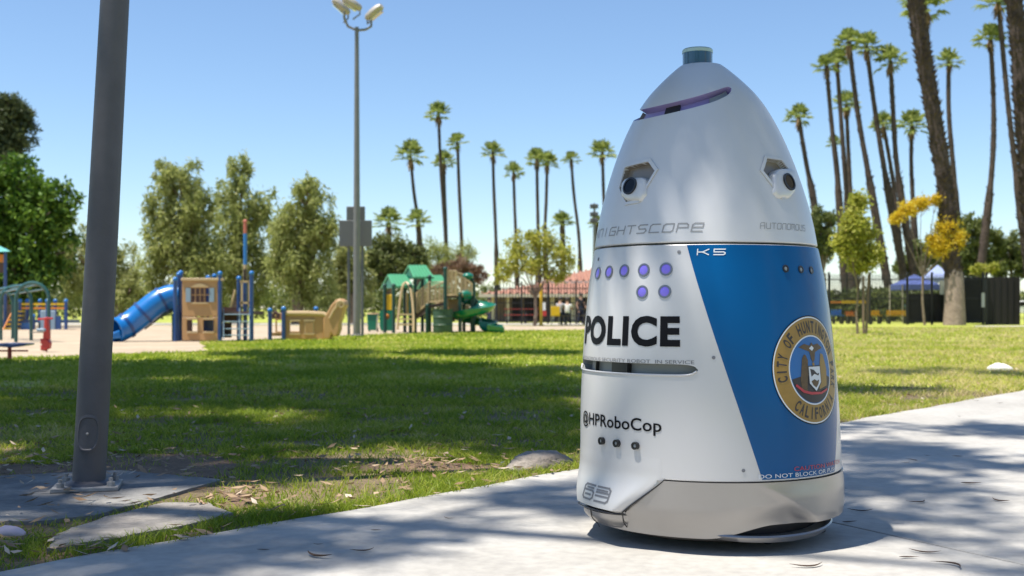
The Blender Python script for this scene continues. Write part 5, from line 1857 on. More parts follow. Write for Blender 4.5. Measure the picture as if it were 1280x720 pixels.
# yellow post
Yp = 50.0
yp = thing('yellow_post', 'bright yellow upright post standing before the tile-roofed building', 'post', Vector((Wp(676.3, 0, Yp).x, Yp, 0)))
obj('shaft', MB().tube([yp.location, Wp(676.3, 357, Yp)], 0.065, 12), m_pyellow, yp)
obj('foot', MB().lathe([(0.13, 0), (0.13, .05), (0.07, .08)], yp.location.x, Yp, 14), m_pyellow, yp)
obj('cap', MB().sphere(Wp(676.3, 357, Yp), 0.075, 10, 6), m_pyellow, yp)

# picnic tables
def picnic_table(xc, Y, wpx, m, label, tall=1.0):
    X = Wp(xc, 0, Y).x; hw = wpx / 2 * Y / F
    t = thing('picnic_table', label, 'table', Vector((X, Y, 0)), 'picnic tables by the building')
    for i in range(4):
        y = Y - .36 + i * .19
        obj('top_plank', MB().box(X - hw, X + hw, y, y + .17, .72, .76), m, t)
    for sy in (-1, 1):
        for j in range(2):
            y = Y + sy * .68 + (j - 1) * .14
            obj('seat_plank', MB().box(X - hw, X + hw, y, y + .125, .42, .455), m, t)
    for sx in (-.75, .75):
        for sy in (-1, 1):
            obj('leg', MB().tube([Vector((X + sx * hw, Y + sy * .6, 0)), Vector((X + sx * hw, Y + sy * .2, .72))], 0.03, 6), m_iron, t)
        obj('cross_brace', MB().box(X + sx * hw - .025, X + sx * hw + .025, Y - .78, Y + .78, .37, .42), m_iron, t)
m_tred = mat('red_coated_steel', (0.40, 0.06, 0.045), 0.5)
m_tdark = mat('brown_table', (0.06, 0.045, 0.035), 0.6)
picnic_table(645, 57.8, 30, m_tred, 'red picnic table behind the iron fence of the building')
picnic_table(664, 58.6, 18, m_tred, 'short red picnic table next to the bare sapling trunk')
picnic_table(716, 52.5, 38, m_tdark, 'dark brown picnic table with people sitting at it')
yb_ = thing('yellow_chair', 'small yellow chair next to the dark brown picnic table', 'chair', Vector((Wp(694, 0, 51.6).x, 51.6, 0)))
X = yb_.location.x; Y = 51.6
obj('seat', MB().box(X - .2, X + .2, Y - .2, Y + .2, .42, .46), m_pyellow, yb_, bevel=.01)
obj('backrest', MB().box(X - .2, X + .2, Y - .22, Y - .18, .46, .86), m_pyellow, yb_, bevel=.01)
for sx in (-.17, .17):
    for sy in (-.17, .17):
        obj('leg', MB().tube([Vector((X + sx, Y + sy, 0)), Vector((X + sx, Y + sy, .42))], .018, 6), m_galv, yb_)

# things behind the right-hand fence
m_tent = mat('blue_canopy_cloth', (0.09, 0.13, 0.36), 0.8, var=0.08, vscale=2)
m_tent2 = mat('pale_blue_canopy_cloth', (0.30, 0.36, 0.58), 0.8)
def canopy(xc, ytop, yeave, wpx, Y, m, label):
    X = Wp(xc, 0, Y).x; hw = wpx / 2 * Y / F; ze_ = Wp(0, yeave, Y).z; zt_ = Wp(0, ytop, Y).z
    t = thing('canopy_tent', label, 'canopy', Vector((X, Y, 0)), 'pop-up canopies behind the fence')
    v = [(X - hw, Y - hw, ze_), (X + hw, Y - hw, ze_), (X + hw, Y + hw, ze_), (X - hw, Y + hw, ze_), (X, Y, zt_)]
    obj('roof_cloth', MB().add(v, [(0, 1, 4), (1, 2, 4), (2, 3, 4), (3, 0, 4)]), m, t, smooth=0, fix=False)
    for a_, b_ in ((0, 1), (1, 2), (2, 3), (3, 0)):
        p, q = Vector(v[a_]), Vector(v[b_])
        obj('valance', MB().add([p, q, q + Vector((0, 0, -.28)), p + Vector((0, 0, -.28))], [(0, 1, 2, 3)]), m, t, smooth=0, fix=False)
    for i in range(4):
        obj('leg', MB().tube([Vector((v[i][0], v[i][1], 0)), Vector(v[i])], .025, 6), m_trim, t)
canopy(1143, 343, 356, 46, 61, m_tent, 'dark blue pop-up canopy behind the iron fence')
canopy(1172, 331, 347, 28, 66, m_tent2, 'pale blue peaked pop-up canopy behind the grey notice board')
def seat_unit(x0, x1, y0, Y, m, label):
    xa, xb = Wp(x0, 0, Y).x, Wp(x1, 0, Y).x; zt_ = Wp(0, y0, Y).z
    t = thing('bench', label, 'bench', Vector(((xa + xb) / 2, Y, 0)))
    for i in range(3):
        z = .45 + (zt_ - .45) * i / 3
        obj('back_slat', MB().box(xa, xb, Y + .2, Y + .24, z + .02, z + (zt_ - .45) / 3), m, t)
    for i in range(3):
        obj('seat_slat', MB().box(xa, xb, Y - .25 + i * .15, Y - .12 + i * .15, .40, .44), m, t)
    for x in (xa + .08, xb - .08):
        obj('leg', MB().box(x - .03, x + .03, Y - .22, Y + .22, 0, .40), m_iron, t)
seat_unit(1087, 1101, 388, 56.5, m_pyellow, 'short yellow bench behind the fence near the staked sapling')
seat_unit(1109, 1133.5, 388, 56.5, m_pyellow, 'long yellow bench behind the fence under the blue canopy')
seat_unit(1058, 1069, 389.5, 56.5, m_porange, 'orange bench behind the fence')
seat_unit(1040, 1054, 387, 56.2, m_pblue, 'blue bench behind the fence beside the robot')
yr = thing('guard_rail', 'yellow and orange horizontal rail behind the iron fence', 'rail', Vector((Wp(1060, 0, 58).x, 58, 0)))
obj('bar', MB().px(1029, 1052, 376.5, 379, 58, .06), m_porange, yr)
obj('bar', MB().px(1052.5, 1087, 375.8, 379.3, 58, .06), m_pyellow, yr)
for x in (1031, 1052.2, 1085):
    obj('upright', MB().px(x - .6, x + .6, 379, HOR + F * H / 58, 58.07, .05), m_iron, yr)
cb = thing('storage_bin', 'dark green bin behind the fence beside the long yellow bench', 'bin', Vector((Wp(1139, 0, 57).x, 57, 0)))
obj('bin_body', MB().px(1135.5, 1143.5, 384, HOR + F * H / 57, 57, .5), m_barrel, cb, bevel=.03)
obj('lid', MB().px(1135, 1144, 381.5, 383.8, 56.95, .6), m_teal, cb, bevel=.02)
# parked car far right
yc = 95.0
cr = thing('parked_car', 'white car parked far behind the screened enclosure', 'car', Vector((Wp(1283, 0, yc).x, yc, 0)))
X = cr.location.x
prof_c = [(-2.1, .35), (-2.1, .8), (-1.5, .95), (-.9, 1.42), (.7, 1.45), (1.4, .98), (2.1, .85), (2.15, .35)]
obj('body', MB().prism([(X + u, yc - .85, v) for u, v in prof_c], (0, 1.7, 0)), mat('white_car_paint', (.7, .7, .7), .3, coat=.5), cr, bevel=.08)
obj('side_window', MB().prism([(X + u, yc - .87, v) for u, v in ((-1.3, .97), (-.8, 1.36), (.6, 1.38), (1.15, .99))], (0, .02, 0)), m_lensglass, cr)
for u in (-1.35, 1.35):
    w_ = obj('wheel', MB().tube([Vector((X + u, yc - .88, .33)), Vector((X + u, yc - .66, .33))], .33, 18), m_blackpl, cr)
    obj('rim', MB().tube([Vector((X + u, yc - .90, .33)), Vector((X + u, yc - .87, .33))], .2, 14), m_ring, w_)

# ================================================================== PEOPLE
m_skin = mat('skin', (0.42, 0.25, 0.17), 0.6)
m_hair = mat('dark_hair', (0.02, 0.014, 0.01), 0.6)
def person(label, loc, joints, edges, radii, shirt, trousers, waist, facing, sleeve=0.55, scale=1.0, hairlen=0.0):
    root = thing('person', label, 'person', loc)
    names = list(joints); ix = {n_: i for i, n_ in enumerate(names)}
    me = bpy.data.meshes.new('body')
    cf, sf_ = math.cos(facing), math.sin(facing)
    def tr(p): return (scale * (p[0] * cf - p[1] * sf_), scale * (p[0] * sf_ + p[1] * cf), scale * p[2])
    me.from_pydata([tr(joints[n_]) for n_ in names], [(ix[a_], ix[b_]) for a_, b_ in edges], [])
    o = bpy.data.objects.new('body', me); C.objects.link(o); o.parent = root
    sk = o.modifiers.new('skin', 'SKIN'); 
    for n_ in names:
        sv_ = me.skin_vertices[0].data[ix[n_]]
        r_ = radii[n_] if n_ in radii else radii[n_[:-1] if n_[-1] in 'LR' else n_]
        sv_.radius = (r_ * scale, r_ * scale) if not isinstance(r_, tuple) else (r_[0] * scale, r_[1] * scale)
        sv_.use_root = (n_ == 'pelvis')
    ss = o.modifiers.new('sub', 'SUBSURF'); ss.levels = 2; ss.render_levels = 2
    bpy.context.view_layer.update()
    dg = bpy.context.evaluated_depsgraph_get()
    nm = bpy.data.meshes.new_from_object(o.evaluated_get(dg)); o.modifiers.clear(); o.data = nm
    for m in (m_skin, shirt, trousers, m_blackpl): nm.materials.append(m)
    pel = Vector(tr(joints['pelvis'])); nk = Vector(tr(joints['neck']))
    J = {n_: Vector(tr(joints[n_])) for n_ in names}
    for p in nm.polygons:
        c_ = p.center
        near = min(names, key=lambda n_: (J[n_] - c_).length)
        nb_ = near[:-1] if near[-1] in 'LR' else near
        p.material_index = {'head': 0, 'crown': 0, 'neck': 0, 'chest': 1, 'belly': 1, 'shoulder': 1, 'elbow': 0, 'wrist': 0, 'hand': 0, 'pelvis': 2, 'hip': 2, 'knee': 2, 'ankle': 2, 'toe': 3}.get(nb_, 1)
        p.use_smooth = True
    h_ = J['crown']
    mb = MB().sphere(h_ + Vector((0, 0, 0.0)) + loc, 0.115 * scale, 12, 8, (0.95, 1.0, .85))
    if hairlen: mb.tube([h_ + loc + Vector((-.03 * sf_, .06 * 1, 0)), J['neck'] + loc + Vector((0, .09, -hairlen))], [0.09 * scale, 0.05 * scale], 8)
    obj('hair', mb, m_hair, root)
    return root
EDG = [('pelvis', 'belly'), ('belly', 'chest'), ('chest', 'neck'), ('neck', 'head'), ('head', 'crown')]
for s_ in 'LR':
    EDG += [('chest', 'shoulder' + s_), ('shoulder' + s_, 'elbow' + s_), ('elbow' + s_, 'wrist' + s_), ('wrist' + s_, 'hand' + s_), ('pelvis', 'hip' + s_), ('hip' + s_, 'knee' + s_), ('knee' + s_, 'ankle' + s_), ('ankle' + s_, 'toe' + s_)]
RAD = dict(pelvis=.13, belly=.12, chest=.14, neck=.055, head=.09, crown=.085, shoulder=.06, elbow=.045, wrist=.032, hand=.035, hip=.085, knee=.06, ankle=.042, toe=.035)
stand = dict(pelvis=(0, 0, .92), belly=(0, 0, 1.08), chest=(0, 0, 1.30), neck=(0, .01, 1.47), head=(0, -.01, 1.58), crown=(0, -.0, 1.67),
             shoulderL=(.18, 0, 1.40), elbowL=(.24, .02, 1.14), wristL=(.22, -.16, .98), handL=(.21, -.22, .93), shoulderR=(-.18, 0, 1.40), elbowR=(-.25, .03, 1.13), wristR=(-.24, -.06, .90), handR=(-.23, -.09, .82),
             hipL=(.09, 0, .88), kneeL=(.10, -.07, .50), ankleL=(.10, .02, .09), toeL=(.11, -.12, .04), hipR=(-.09, 0, .88), kneeR=(-.10, .03, .49), ankleR=(-.10, .16, .10), toeR=(-.11, .03, .04))
sit = dict(pelvis=(0, 0, .55), belly=(0, -.02, .70), chest=(0, -.06, .92), neck=(0, -.09, 1.08), head=(0, -.13, 1.19), crown=(0, -.13, 1.28),
           shoulderL=(.18, -.06, 1.01), elbowL=(.24, -.22, .82), wristL=(.14, -.42, .80), handL=(.10, -.50, .80), shoulderR=(-.18, -.06, 1.01), elbowR=(-.24, -.22, .82), wristR=(-.14, -.42, .80), handR=(-.10, -.50, .80),
           hipL=(.10, -.04, .52), kneeL=(.13, -.44, .50), ankleL=(.13, -.42, .09), toeL=(.13, -.56, .04), hipR=(-.10, -.04, .52), kneeR=(-.13, -.44, .50), ankleR=(-.13, -.42, .09), toeR=(-.13, -.56, .04))
m_wshirt = mat('white_shirt', (.66, .65, .63), .85); m_jean = mat('dark_jeans', (.02, .03, .06), .85); m_dshirt = mat('black_shirt', (.02, .02, .025), .85); m_gshirt = mat('grey_shirt', (.34, .33, .36), .85)
Yc = 40.5
person('child in white shirt and dark trousers standing beside the spiral slide', Vector((Wp(611.5, 0, Yc).x, Yc, 0)), stand, EDG, RAD, m_wshirt, m_jean, .9, R(-50), scale=0.66, hairlen=0.12)
person('person in pale grey shirt seated at the dark picnic table by the yellow chair', Vector((Wp(699, 0, 51.8).x, 51.75, 0)), sit, EDG, RAD, m_gshirt, m_jean, .5, R(150), scale=.95)
person('person in white top and dark trousers seated at the dark picnic table', Vector((Wp(709, 0, 51.8).x, 51.75, 0)), sit, EDG, RAD, m_wshirt, m_jean, .5, R(175), scale=.92)
person('person in black shirt standing behind the dark picnic table', Vector((Wp(726, 0, 53.9).x, 53.9, 0)), stand, EDG, RAD, m_dshirt, m_jean, .9, R(30), scale=.85)

# ================================================================== PALMS
m_ptrunk = mat('palm_trunk', (0.042, 0.029, 0.025), 0.9, col2=(0.078, 0.054, 0.044), c2scale=2.0, var=0.3, vscale=6, bump=0.8, bscale=8, dist=0.06)
m_pbase = mat('palm_base_bark', (0.34, 0.26, 0.21), 0.9, col2=(0.24, 0.18, 0.145), c2scale=3, var=0.2, vscale=9, bump=0.6, bscale=12, dist=0.04)
m_frond = leafmat('palm_fronds', (0.13, 0.18, 0.045), (0.28, 0.33, 0.09), (0.42, 0.43, 0.16), trans=0.45)
m_skirt = leafmat('dead_palm_fronds', (0.16, 0.10, 0.06), (0.28, 0.19, 0.11), trans=0.1)
def crown_mesh(seed, nl=26, pet=0.85, fan=0.80):
    r = random.Random(seed); vs = []; fs = []
    wind = Vector((r.uniform(-.1, .25), r.uniform(-.1, .1), 0))
    for i in range(nl):
        az = 2 * math.pi * (i * 0.382 + r.uniform(-.06, .06)); el = R(88 - 106 * (i / nl) + r.uniform(-12, 12))
        d = Vector((math.cos(az) * math.cos(el), math.sin(az) * math.cos(el), math.sin(el))) + wind
        d.normalize()
        s = d.cross(Vector((0, 0, 1)))
        if s.length < 0.1: s = Vector((1, 0, 0))
        s.normalize(); u = s.cross(d).normalized()
        p = pet * r.uniform(.75, 1.15); fl_ = fan * r.uniform(.8, 1.15)
        e = d * p + Vector((0, 0, -.06 * p))
        n0 = len(vs)
        vs += [s * .03, s * -.03, e - s * .02, e + s * .02]; fs.append((n0, n0 + 1, n0 + 2, n0 + 3))
        nb_ = 11
        for k_ in range(nb_):
            b_ = R(-105 + 210 * k_ / (nb_ - 1)); L_ = fl_ * (0.72 + 0.28 * math.cos(b_)) * r.uniform(.85, 1.1)
            dd = d * math.cos(b_) + s * math.sin(b_)
            wv_ = d * -math.sin(b_) + s * math.cos(b_)
            a_ = e; m__ = e + dd * L_ * .6 + wv_ * .075 + u * (0.05 if k_ % 2 else -.05); m2 = e + dd * L_ * .6 - wv_ * .075 + u * (-.03 if k_ % 2 else .03)
            t_ = e + dd * L_ + Vector((0, 0, -.22 * L_ * r.uniform(.4, 1.5)))
            n0 = len(vs); vs += [a_, m__, t_, m2]; fs.append((n0, n0 + 1, n0 + 2, n0 + 3))
    me = bpy.data.meshes.new('crown'); me.from_pydata([tuple(v) for v in vs], [], fs); me.materials.append(m_frond); me.update()
    return me
def skirt_mesh(seed):
    r = random.Random(seed); vs = []; fs = []
    for i in range(46):
        az = r.uniform(0, 2 * math.pi); el = R(r.uniform(-88, -55)); L_ = r.uniform(.4, 1.1)
        d = Vector((math.cos(az) * math.cos(el), math.sin(az) * math.cos(el), math.sin(el)))
        s = Vector((-math.sin(az), math.cos(az), 0)); b_ = Vector((math.cos(az) * .14, math.sin(az) * .14, r.uniform(-.5, .05)))
        n0 = len(vs); vs += [b_ - s * .03, b_ + s * .03, b_ + d * L_ * .7 + s * .09, b_ + d * L_, b_ + d * L_ * .7 - s * .09]; fs.append((n0, n0 + 1, n0 + 2, n0 + 3, n0 + 4))
    me = bpy.data.meshes.new('dead_fronds'); me.from_pydata([tuple(v) for v in vs], [], fs); me.materials.append(m_skirt); me.update()
    return me
CR = [crown_mesh(i + 3, 28 + 3 * (i % 3)) for i in range(5)]
SK = [skirt_mesh(i + 50) for i in range(3)]
def palm(path_, Y, w_top, w_bot, crown_px, label, group, boots=0, seed=0, skirt=True, shag=None, foot=False):
    """path_: photo points from crown to base; widths in metres; crown_px: crown width in photo pixels"""
    r = random.Random(seed)
    P_ = [Wp(x, y, Y) for x, y in path_]
    basez = 0.0
    last = P_[-1]; prev = P_[-2]
    if last.z > 0.05:
        d_ = (last - prev).normalized(); q = last + d_ * (last.z / max(.2, -d_.z)); q.z = 0; P_.append(q)
    root = thing('palm_tree', label, 'palm tree', Vector((P_[-1].x, Y, 0)), group)
    pts = bez(P_[::-1], 6); n_ = len(pts)
    tot = pts[-1].z
    radii_ = []
    for p in pts:
        t = max(0, min(1, p.z / tot))
        rr = (w_bot + (w_top - w_bot) * t) / 2
        if shag and p.z < shag: rr *= 1.45 - 0.2 * abs(p.z / shag - .7)
        rr *= 1 + 0.2 * max(0, 1 - p.z / 1.2)
        radii_.append(rr * r.uniform(.96, 1.05))
    tr_ = obj('trunk', MB().tube(pts, radii_, 12), m_ptrunk, root)
    if boots:
        mb = MB()
        for i in range(boots):
            f = r.uniform(0.12, 1) * (n_ - 1); k_ = min(n_ - 2, int(f)); p = pts[k_].lerp(pts[k_ + 1], f - k_); rr = radii_[k_]
            if p.z < 2.2: continue
            az = r.uniform(0, 2 * math.pi); o_ = Vector((math.cos(az), math.sin(az), 0)); s = Vector((-math.sin(az), math.cos(az), 0))
            L_ = rr * r.uniform(.3, .55); up_ = r.uniform(.2, .8)
            b_ = p + o_ * rr * .9
            mb.add([b_ - s * rr * .22, b_ + s * rr * .22, b_ + o_ * L_ + Vector((0, 0, L_ * up_ + .05)) + s * rr * .06, b_ + o_ * L_ + Vector((0, 0, L_ * up_ + .05)) - s * rr * .06, b_ + Vector((0, 0, -.16))], [(0, 1, 2, 3), (4, 0, 3), (4, 2, 1), (4, 3, 2)])
        bo = obj('leaf_bases', mb, m_ptrunk, root, smooth=0, fix=False); bo['kind'] = 'stuff'
    if foot:
        obj('trunk_foot', MB().tube([pts[0], pts[0].lerp(Vector((pts[0].x, Y, 1.0)), 1), Vector((pts[0].x - .02, Y, 2.1)), Vector((pts[0].x - .05, Y, 2.6))], [radii_[0] * 1.10, radii_[0] * .98, radii_[0] * .92, radii_[0] * .78], 18), m_pbase, root)
    if crown_px:
        o = bpy.data.objects.new('crown', CR[seed % 5]); C.objects.link(o); o.parent = root
        sc = crown_px * Y / F / 2.35; o.location = P_[0] - root.location - Vector((0, 0, .12 * sc))
        o.scale = (sc, sc, sc); o.rotation_euler = (r.uniform(-.15, .15), r.uniform(-.1, .2), r.uniform(0, 6))
        if skirt:
            o = bpy.data.objects.new('dead_fronds', SK[seed % 3]); C.objects.link(o); o.parent = root
            o.location = P_[0] - root.location; o.scale = (sc * .75, sc * .75, sc * 1.1); o.rotation_euler.z = r.uniform(0, 6)
    return root
gA = 'tall fan palms in a row beyond the playground'
lA = 'tall slender fan palm in the distant row beyond the playground'
LA = {0: 'slender fan palm leaning away from the scoreboard panels, beyond the playground', 1: 'tallest slender fan palm of the distant row beyond the playground', 2: 'lower fan palm touching the tallest palm of the distant row', 6: 'slender fan palm of a close pair in the distant row', 7: 'slender fan palm of a close pair in the distant row'}
for i, (x, y, xb_, cw) in enumerate(((513, 194, 526, 36), (548, 142, 557, 30), (555, 202, 558, 26), (572, 178, 577, 26), (616, 190, 620, 27), (642, 214, 645, 23), (671, 198, 673, 27), (684, 202, 681, 27), (714, 199, 724, 21), (753, 190, 757, 31))):
    palm([(x, y), (x + (xb_ - x) * .35, y + (300 - y) * .45), (xb_, 302), (xb_ + 2, 385)], 128 + (i % 3) * 4, .34, .44, cw, LA.get(i, lA), gA, seed=i, shag=7.5)
for i, (x, y, cw) in enumerate(((486, 278, 36), (523, 276, 30), (703, 277, 26), (746, 278, 20))):
    palm([(x, y), (x + 1, 330), (x + 1, 385)], 112, .45, .6, cw, 'short broad fan palm among the far trees beyond the playground', 'short palms beyond the playground', seed=i + 20)
gR = 'tall fan palms behind the iron fence'
lR = 'tall thin fan palm in the clump behind the staked sapling'
LR = {0: 'fan palm standing apart from the clump behind the dark shrubby tree', 3: 'tallest fan palm of the clump behind the staked sapling', 9: 'shortest fan palm of the clump, its crown small, behind the staked sapling', 10: 'thin fan palm just beside the thick shaggy trunk with pale foot', 11: 'fan palm with a bent trunk next to the screened enclosure', 12: 'fan palm leaning across beside the thick trunk behind the enclosure'}
right = [((998, 146), (1008, 205), (1018, 258), (1024, 330), 80, 27), ((1033, 82), (1040, 160), (1048, 240), (1054, 330), 84, 26), ((1046, 76), (1052, 160), (1058, 240), (1064, 330), 86, 26),
         ((1061, 52), (1072, 140), (1085, 215), (1106, 335), 78, 30), ((1083, 58), (1094, 140), (1106, 215), (1128, 335), 80, 32), ((1113, 76), (1117, 150), (1122, 215), (1140, 330), 80, 33),
         ((1058, 130), (1060, 180), (1063, 240), (1068, 330), 92, 28), ((1104, 156), (1112, 200), (1118, 240), (1126, 330), 95, 26), ((1140, 156), (1139, 200), (1141, 250), (1145, 330), 92, 34), ((1043, 178), (1047, 210), (1050, 250), (1054, 330), 98, 16),
         ((1186, 76), (1186, 140), (1192, 215), (1198, 300), 84, 26), ((1238, 48), (1242, 130), (1240, 210), (1227, 330), 80, 32), ((1248, 2), (1258, 110), (1268, 200), (1282, 310), 78, 38)]
for i, (a_, b_, c_, d_, Y, cw) in enumerate(right):
    palm([a_, b_, c_, d_], Y, .30, .44, cw * 1.15, LR.get(i, lR), gR, boots=160 if i in (3, 4, 5, 11, 12) else 60, seed=i + 40, shag=9.5)
palm([(1139, -40), (1148, 30), (1163, 120), (1180, 225), (1190, 330), (1193, 404)], 52.6, .68, .74, 0, 'thick shaggy palm trunk with pale flared foot in front of the iron fence', 'thick palms', boots=900, seed=70, foot=True)
palm([(1156, 8), (1160, 60), (1168, 160), (1180, 300), (1184, 350)], 88, .36, .5, 52, 'fan palm whose crown shows behind the thick shaggy trunk', None, boots=0, seed=71, shag=8)
palm([(1262, -40), (1272, 40), (1278, 130), (1286, 230), (1292, 330), (1294, 406)], 53, .70, .8, 0, 'thick shaggy palm trunk rising behind the screened enclosure', 'thick palms', boots=900, seed=72)

# ================================================================== BROADLEAF TREES
def tree(name, label, Y, base_px, blobs, m, leaf, n_leaf, trunk_r=.2, droop=0.0, bark=None, group=None, depth=0.8, sub=0.34, seed=0, flat=0.0, limbs=True, shell=.35, grow=1.15, wild=0.0):
    """blobs: (px, py, rx_px, ry_px) crown masses at distance Y; each is filled with small leaf clumps"""
    r = np.random.default_rng(seed + 100)
    k_ = Y / F
    bx = Wp(base_px, 0, Y).x
    root = thing(name, label, 'tree', Vector((bx, Y, 0)), group)
    area = sum(b[2] * b[3] for b in blobs)
    pts = []; cent = []
    for (px_, py_, rx_, ry_) in blobs:
        rx_ *= grow; ry_ *= grow
        nl = int(n_leaf * rx_ * ry_ / area)
        c = np.array(Wp(px_, py_, Y))
        R3 = np.array([rx_ * k_, (rx_ + ry_) / 2 * k_ * depth, ry_ * k_])
        c = c + np.array([0, r.uniform(-.3, .3) * R3[1], 0])
        ncl = max(5, int(nl / 55))
        cc = c + ball(ncl, r, .25) * R3 * (1 - sub * .6) * r.uniform(.72, 1.22, (ncl, 1)) * (1 + .22 * wild * np.sin(np.arange(ncl) * 2.4))[:, None]
        cent.append(Vector(c))
        for q in cc:
            rr = R3.min() * sub * r.uniform(.55, 1.2)
            pts.append(q + ball(max(8, int(nl / ncl)), r, shell) * np.array([rr, rr, rr * (1 + droop)]) - np.array([0, 0, droop * rr * .7]))
    V, Fc = leaves(np.concatenate(pts), leaf[0], leaf[1], r, droop=droop, flat=flat)
    npmesh('crown', V, Fc, m, root)
    tm = MB(); rr = random.Random(seed)
    b0 = Vector((bx, Y, -.05))
    low = min(cent, key=lambda q: q.z); z1 = max(.9, low.z * .62)
    fork = Vector((bx + rr.uniform(-.1, .1), Y, z1))
    tm.tube([b0, b0.lerp(fork, .5) + Vector((rr.uniform(-.08, .08), 0, 0)), fork], [trunk_r * 1.2, trunk_r, trunk_r * .85], 10)
    if limbs:
        for q in cent:
            mid = fork.lerp(q, .5) + Vector((rr.uniform(-.2, .2), rr.uniform(-.2, .2), .15))
            tm.tube([fork, mid, q], [trunk_r * .6, trunk_r * .35, trunk_r * .12], 7)
            for _ in range(3):
                e = q + Vector((rr.uniform(-1, 1), rr.uniform(-1, 1), rr.uniform(-.3, 1))) * .7
                tm.tube([q.lerp(mid, .4), e], [trunk_r * .16, trunk_r * .05], 5)
    obj('trunk', tm, bark or m_bark, root)
    return root
m_olive = leafmat('pepper_leaves', (0.20, 0.23, 0.06), (0.40, 0.44, 0.14), (0.54, 0.54, 0.24), trans=0.5)
m_olive2 = leafmat('grey_olive_leaves', (0.20, 0.225, 0.075), (0.38, 0.40, 0.14), (0.48, 0.46, 0.2), trans=0.5)
m_ficus = leafmat('bright_green_leaves', (0.035, 0.09, 0.010), (0.12, 0.22, 0.022), (0.20, 0.31, 0.045), trans=0.25)
m_conif = leafmat('dark_conifer', (0.045, 0.065, 0.025), (0.10, 0.125, 0.05), trans=0.2)
m_yg = leafmat('yellow_green_leaves', (0.27, 0.30, 0.045), (0.48, 0.48, 0.09), (0.56, 0.50, 0.14), trans=0.5)
m_yellow = leafmat('yellow_blossom', (0.60, 0.42, 0.02), (0.75, 0.57, 0.05), (0.66, 0.60, 0.12), trans=0.5)
m_reddish = leafmat('reddish_twigs', (0.16, 0.09, 0.06), (0.26, 0.16, 0.10), (0.20, 0.18, 0.08), trans=0.2)
m_dkgreen = leafmat('dark_green_leaves', (0.08, 0.105, 0.03), (0.17, 0.20, 0.06), (0.24, 0.26, 0.09), trans=0.35)
tree('ficus_tree', 'large dense bright green tree beyond the arch climber', 46, 18, [(20, 232, 40, 46), (58, 262, 38, 44), (5, 290, 50, 55), (60, 310, 34, 48), (-30, 250, 50, 60), (30, 345, 48, 42), (-30, 340, 50, 45), (78, 258, 22, 30)], m_ficus, (.24, .12), 19000, .4, seed=1, sub=.30, shell=.6)
tree('conifer_tree', 'dark conifer rising behind the large bright green tree', 62, 8, [(14, 135, 26, 22), (18, 170, 28, 26), (-5, 150, 34, 36), (5, 205, 36, 34), (30, 148, 14, 14)], m_conif, (.34, .10), 7000, .3, seed=2)
pep = [('small olive green tree between the lamp post and the tube slide', 62, 150, [(150, 335, 26, 40), (100, 320, 30, 44), (165, 360, 20, 28), (88, 345, 22, 30), (128, 300, 22, 26)], 6000),
       ('broad drooping pepper tree behind the tube slide', 56, 232, [(226, 225, 30, 26), (205, 262, 26, 36), (248, 258, 30, 36), (222, 305, 40, 48), (195, 330, 20, 38), (255, 320, 30, 46), (205, 215, 20, 14)], 12000),
       ('taller pepper tree with a pointed top behind the mast', 60, 295, [(304, 212, 17, 24), (296, 245, 28, 30), (322, 270, 22, 36), (290, 295, 34, 44), (318, 330, 28, 48), (280, 345, 26, 40)], 10500),
       ('pepper tree with hanging foliage behind the play ship', 55, 372, [(386, 240, 26, 24), (372, 275, 34, 36), (400, 285, 24, 46), (360, 325, 28, 48), (392, 340, 32, 44), (348, 300, 12, 30)], 10500)]
for i, (lb, Y, bx, bl, n_) in enumerate(pep):
    tree('pepper_tree', lb, Y, bx, bl, m_olive if i else m_olive2, (.30, .075), n_, .28, droop=.75, seed=10 + i, sub=.27, grow=1.22, wild=1.0, shell=.15)
tree('olive_tree', 'dull olive tree right behind the floodlight pole', 58, 440, [(438, 320, 26, 30), (445, 350, 26, 30), (425, 345, 20, 30)], m_olive2, (.26, .09), 4200, .2, seed=20)
tree('olive_tree', 'dark olive tree behind the gabled green roofs', 62, 486, [(490, 310, 28, 20), (505, 330, 22, 20), (470, 325, 22, 24), (485, 345, 30, 22), (520, 320, 16, 18)], m_dkgreen, (.26, .10), 6000, .25, seed=21)
tree('feathery_tree', 'feathery pale green tree behind the climbing frame', 72, 556, [(548, 315, 28, 18), (575, 318, 24, 16), (530, 330, 20, 18), (560, 335, 36, 18)], m_olive, (.32, .04), 4200, .2, seed=22)
tree('feathery_tree', 'reddish brown twiggy tree behind the spiral slide', 66, 580, [(575, 335, 26, 13), (595, 342, 16, 12), (550, 342, 20, 11)], m_reddish, (.26, .06), 4200, .2, seed=23)
tree('sapling', 'loose yellow green tree in front of the tile-roofed building', 49, 668, [(650, 312, 26, 24), (684, 305, 26, 24), (632, 335, 20, 16), (668, 332, 32, 18), (705, 325, 20, 22), (668, 292, 20, 14), (690, 345, 26, 10), (628, 350, 12, 10)], m_yg, (.17, .075), 3900, .075, seed=24, sub=.60, shell=.05)
tree('background_tree', 'dark shrubby tree directly behind the robot and sapling', 70, 1028, [(1024, 278, 18, 20), (1034, 305, 18, 26), (1015, 300, 14, 28), (1040, 275, 10, 12)], m_dkgreen, (.26, .10), 4200, .2, seed=25)
tree('background_tree', 'dark green tree behind the thick shaggy palm trunk', 84, 1225, [(1212, 290, 22, 26), (1236, 300, 22, 22), (1225, 325, 30, 22), (1205, 325, 20, 22)], m_dkgreen, (.34, .13), 5600, .25, seed=26)
tree('background_tree', 'dark green tree above the screened enclosure', 86, 1262, [(1258, 312, 18, 20), (1270, 330, 22, 20), (1286, 315, 20, 30), (1248, 332, 18, 18)], m_dkgreen, (.34, .13), 4600, .25, seed=27)
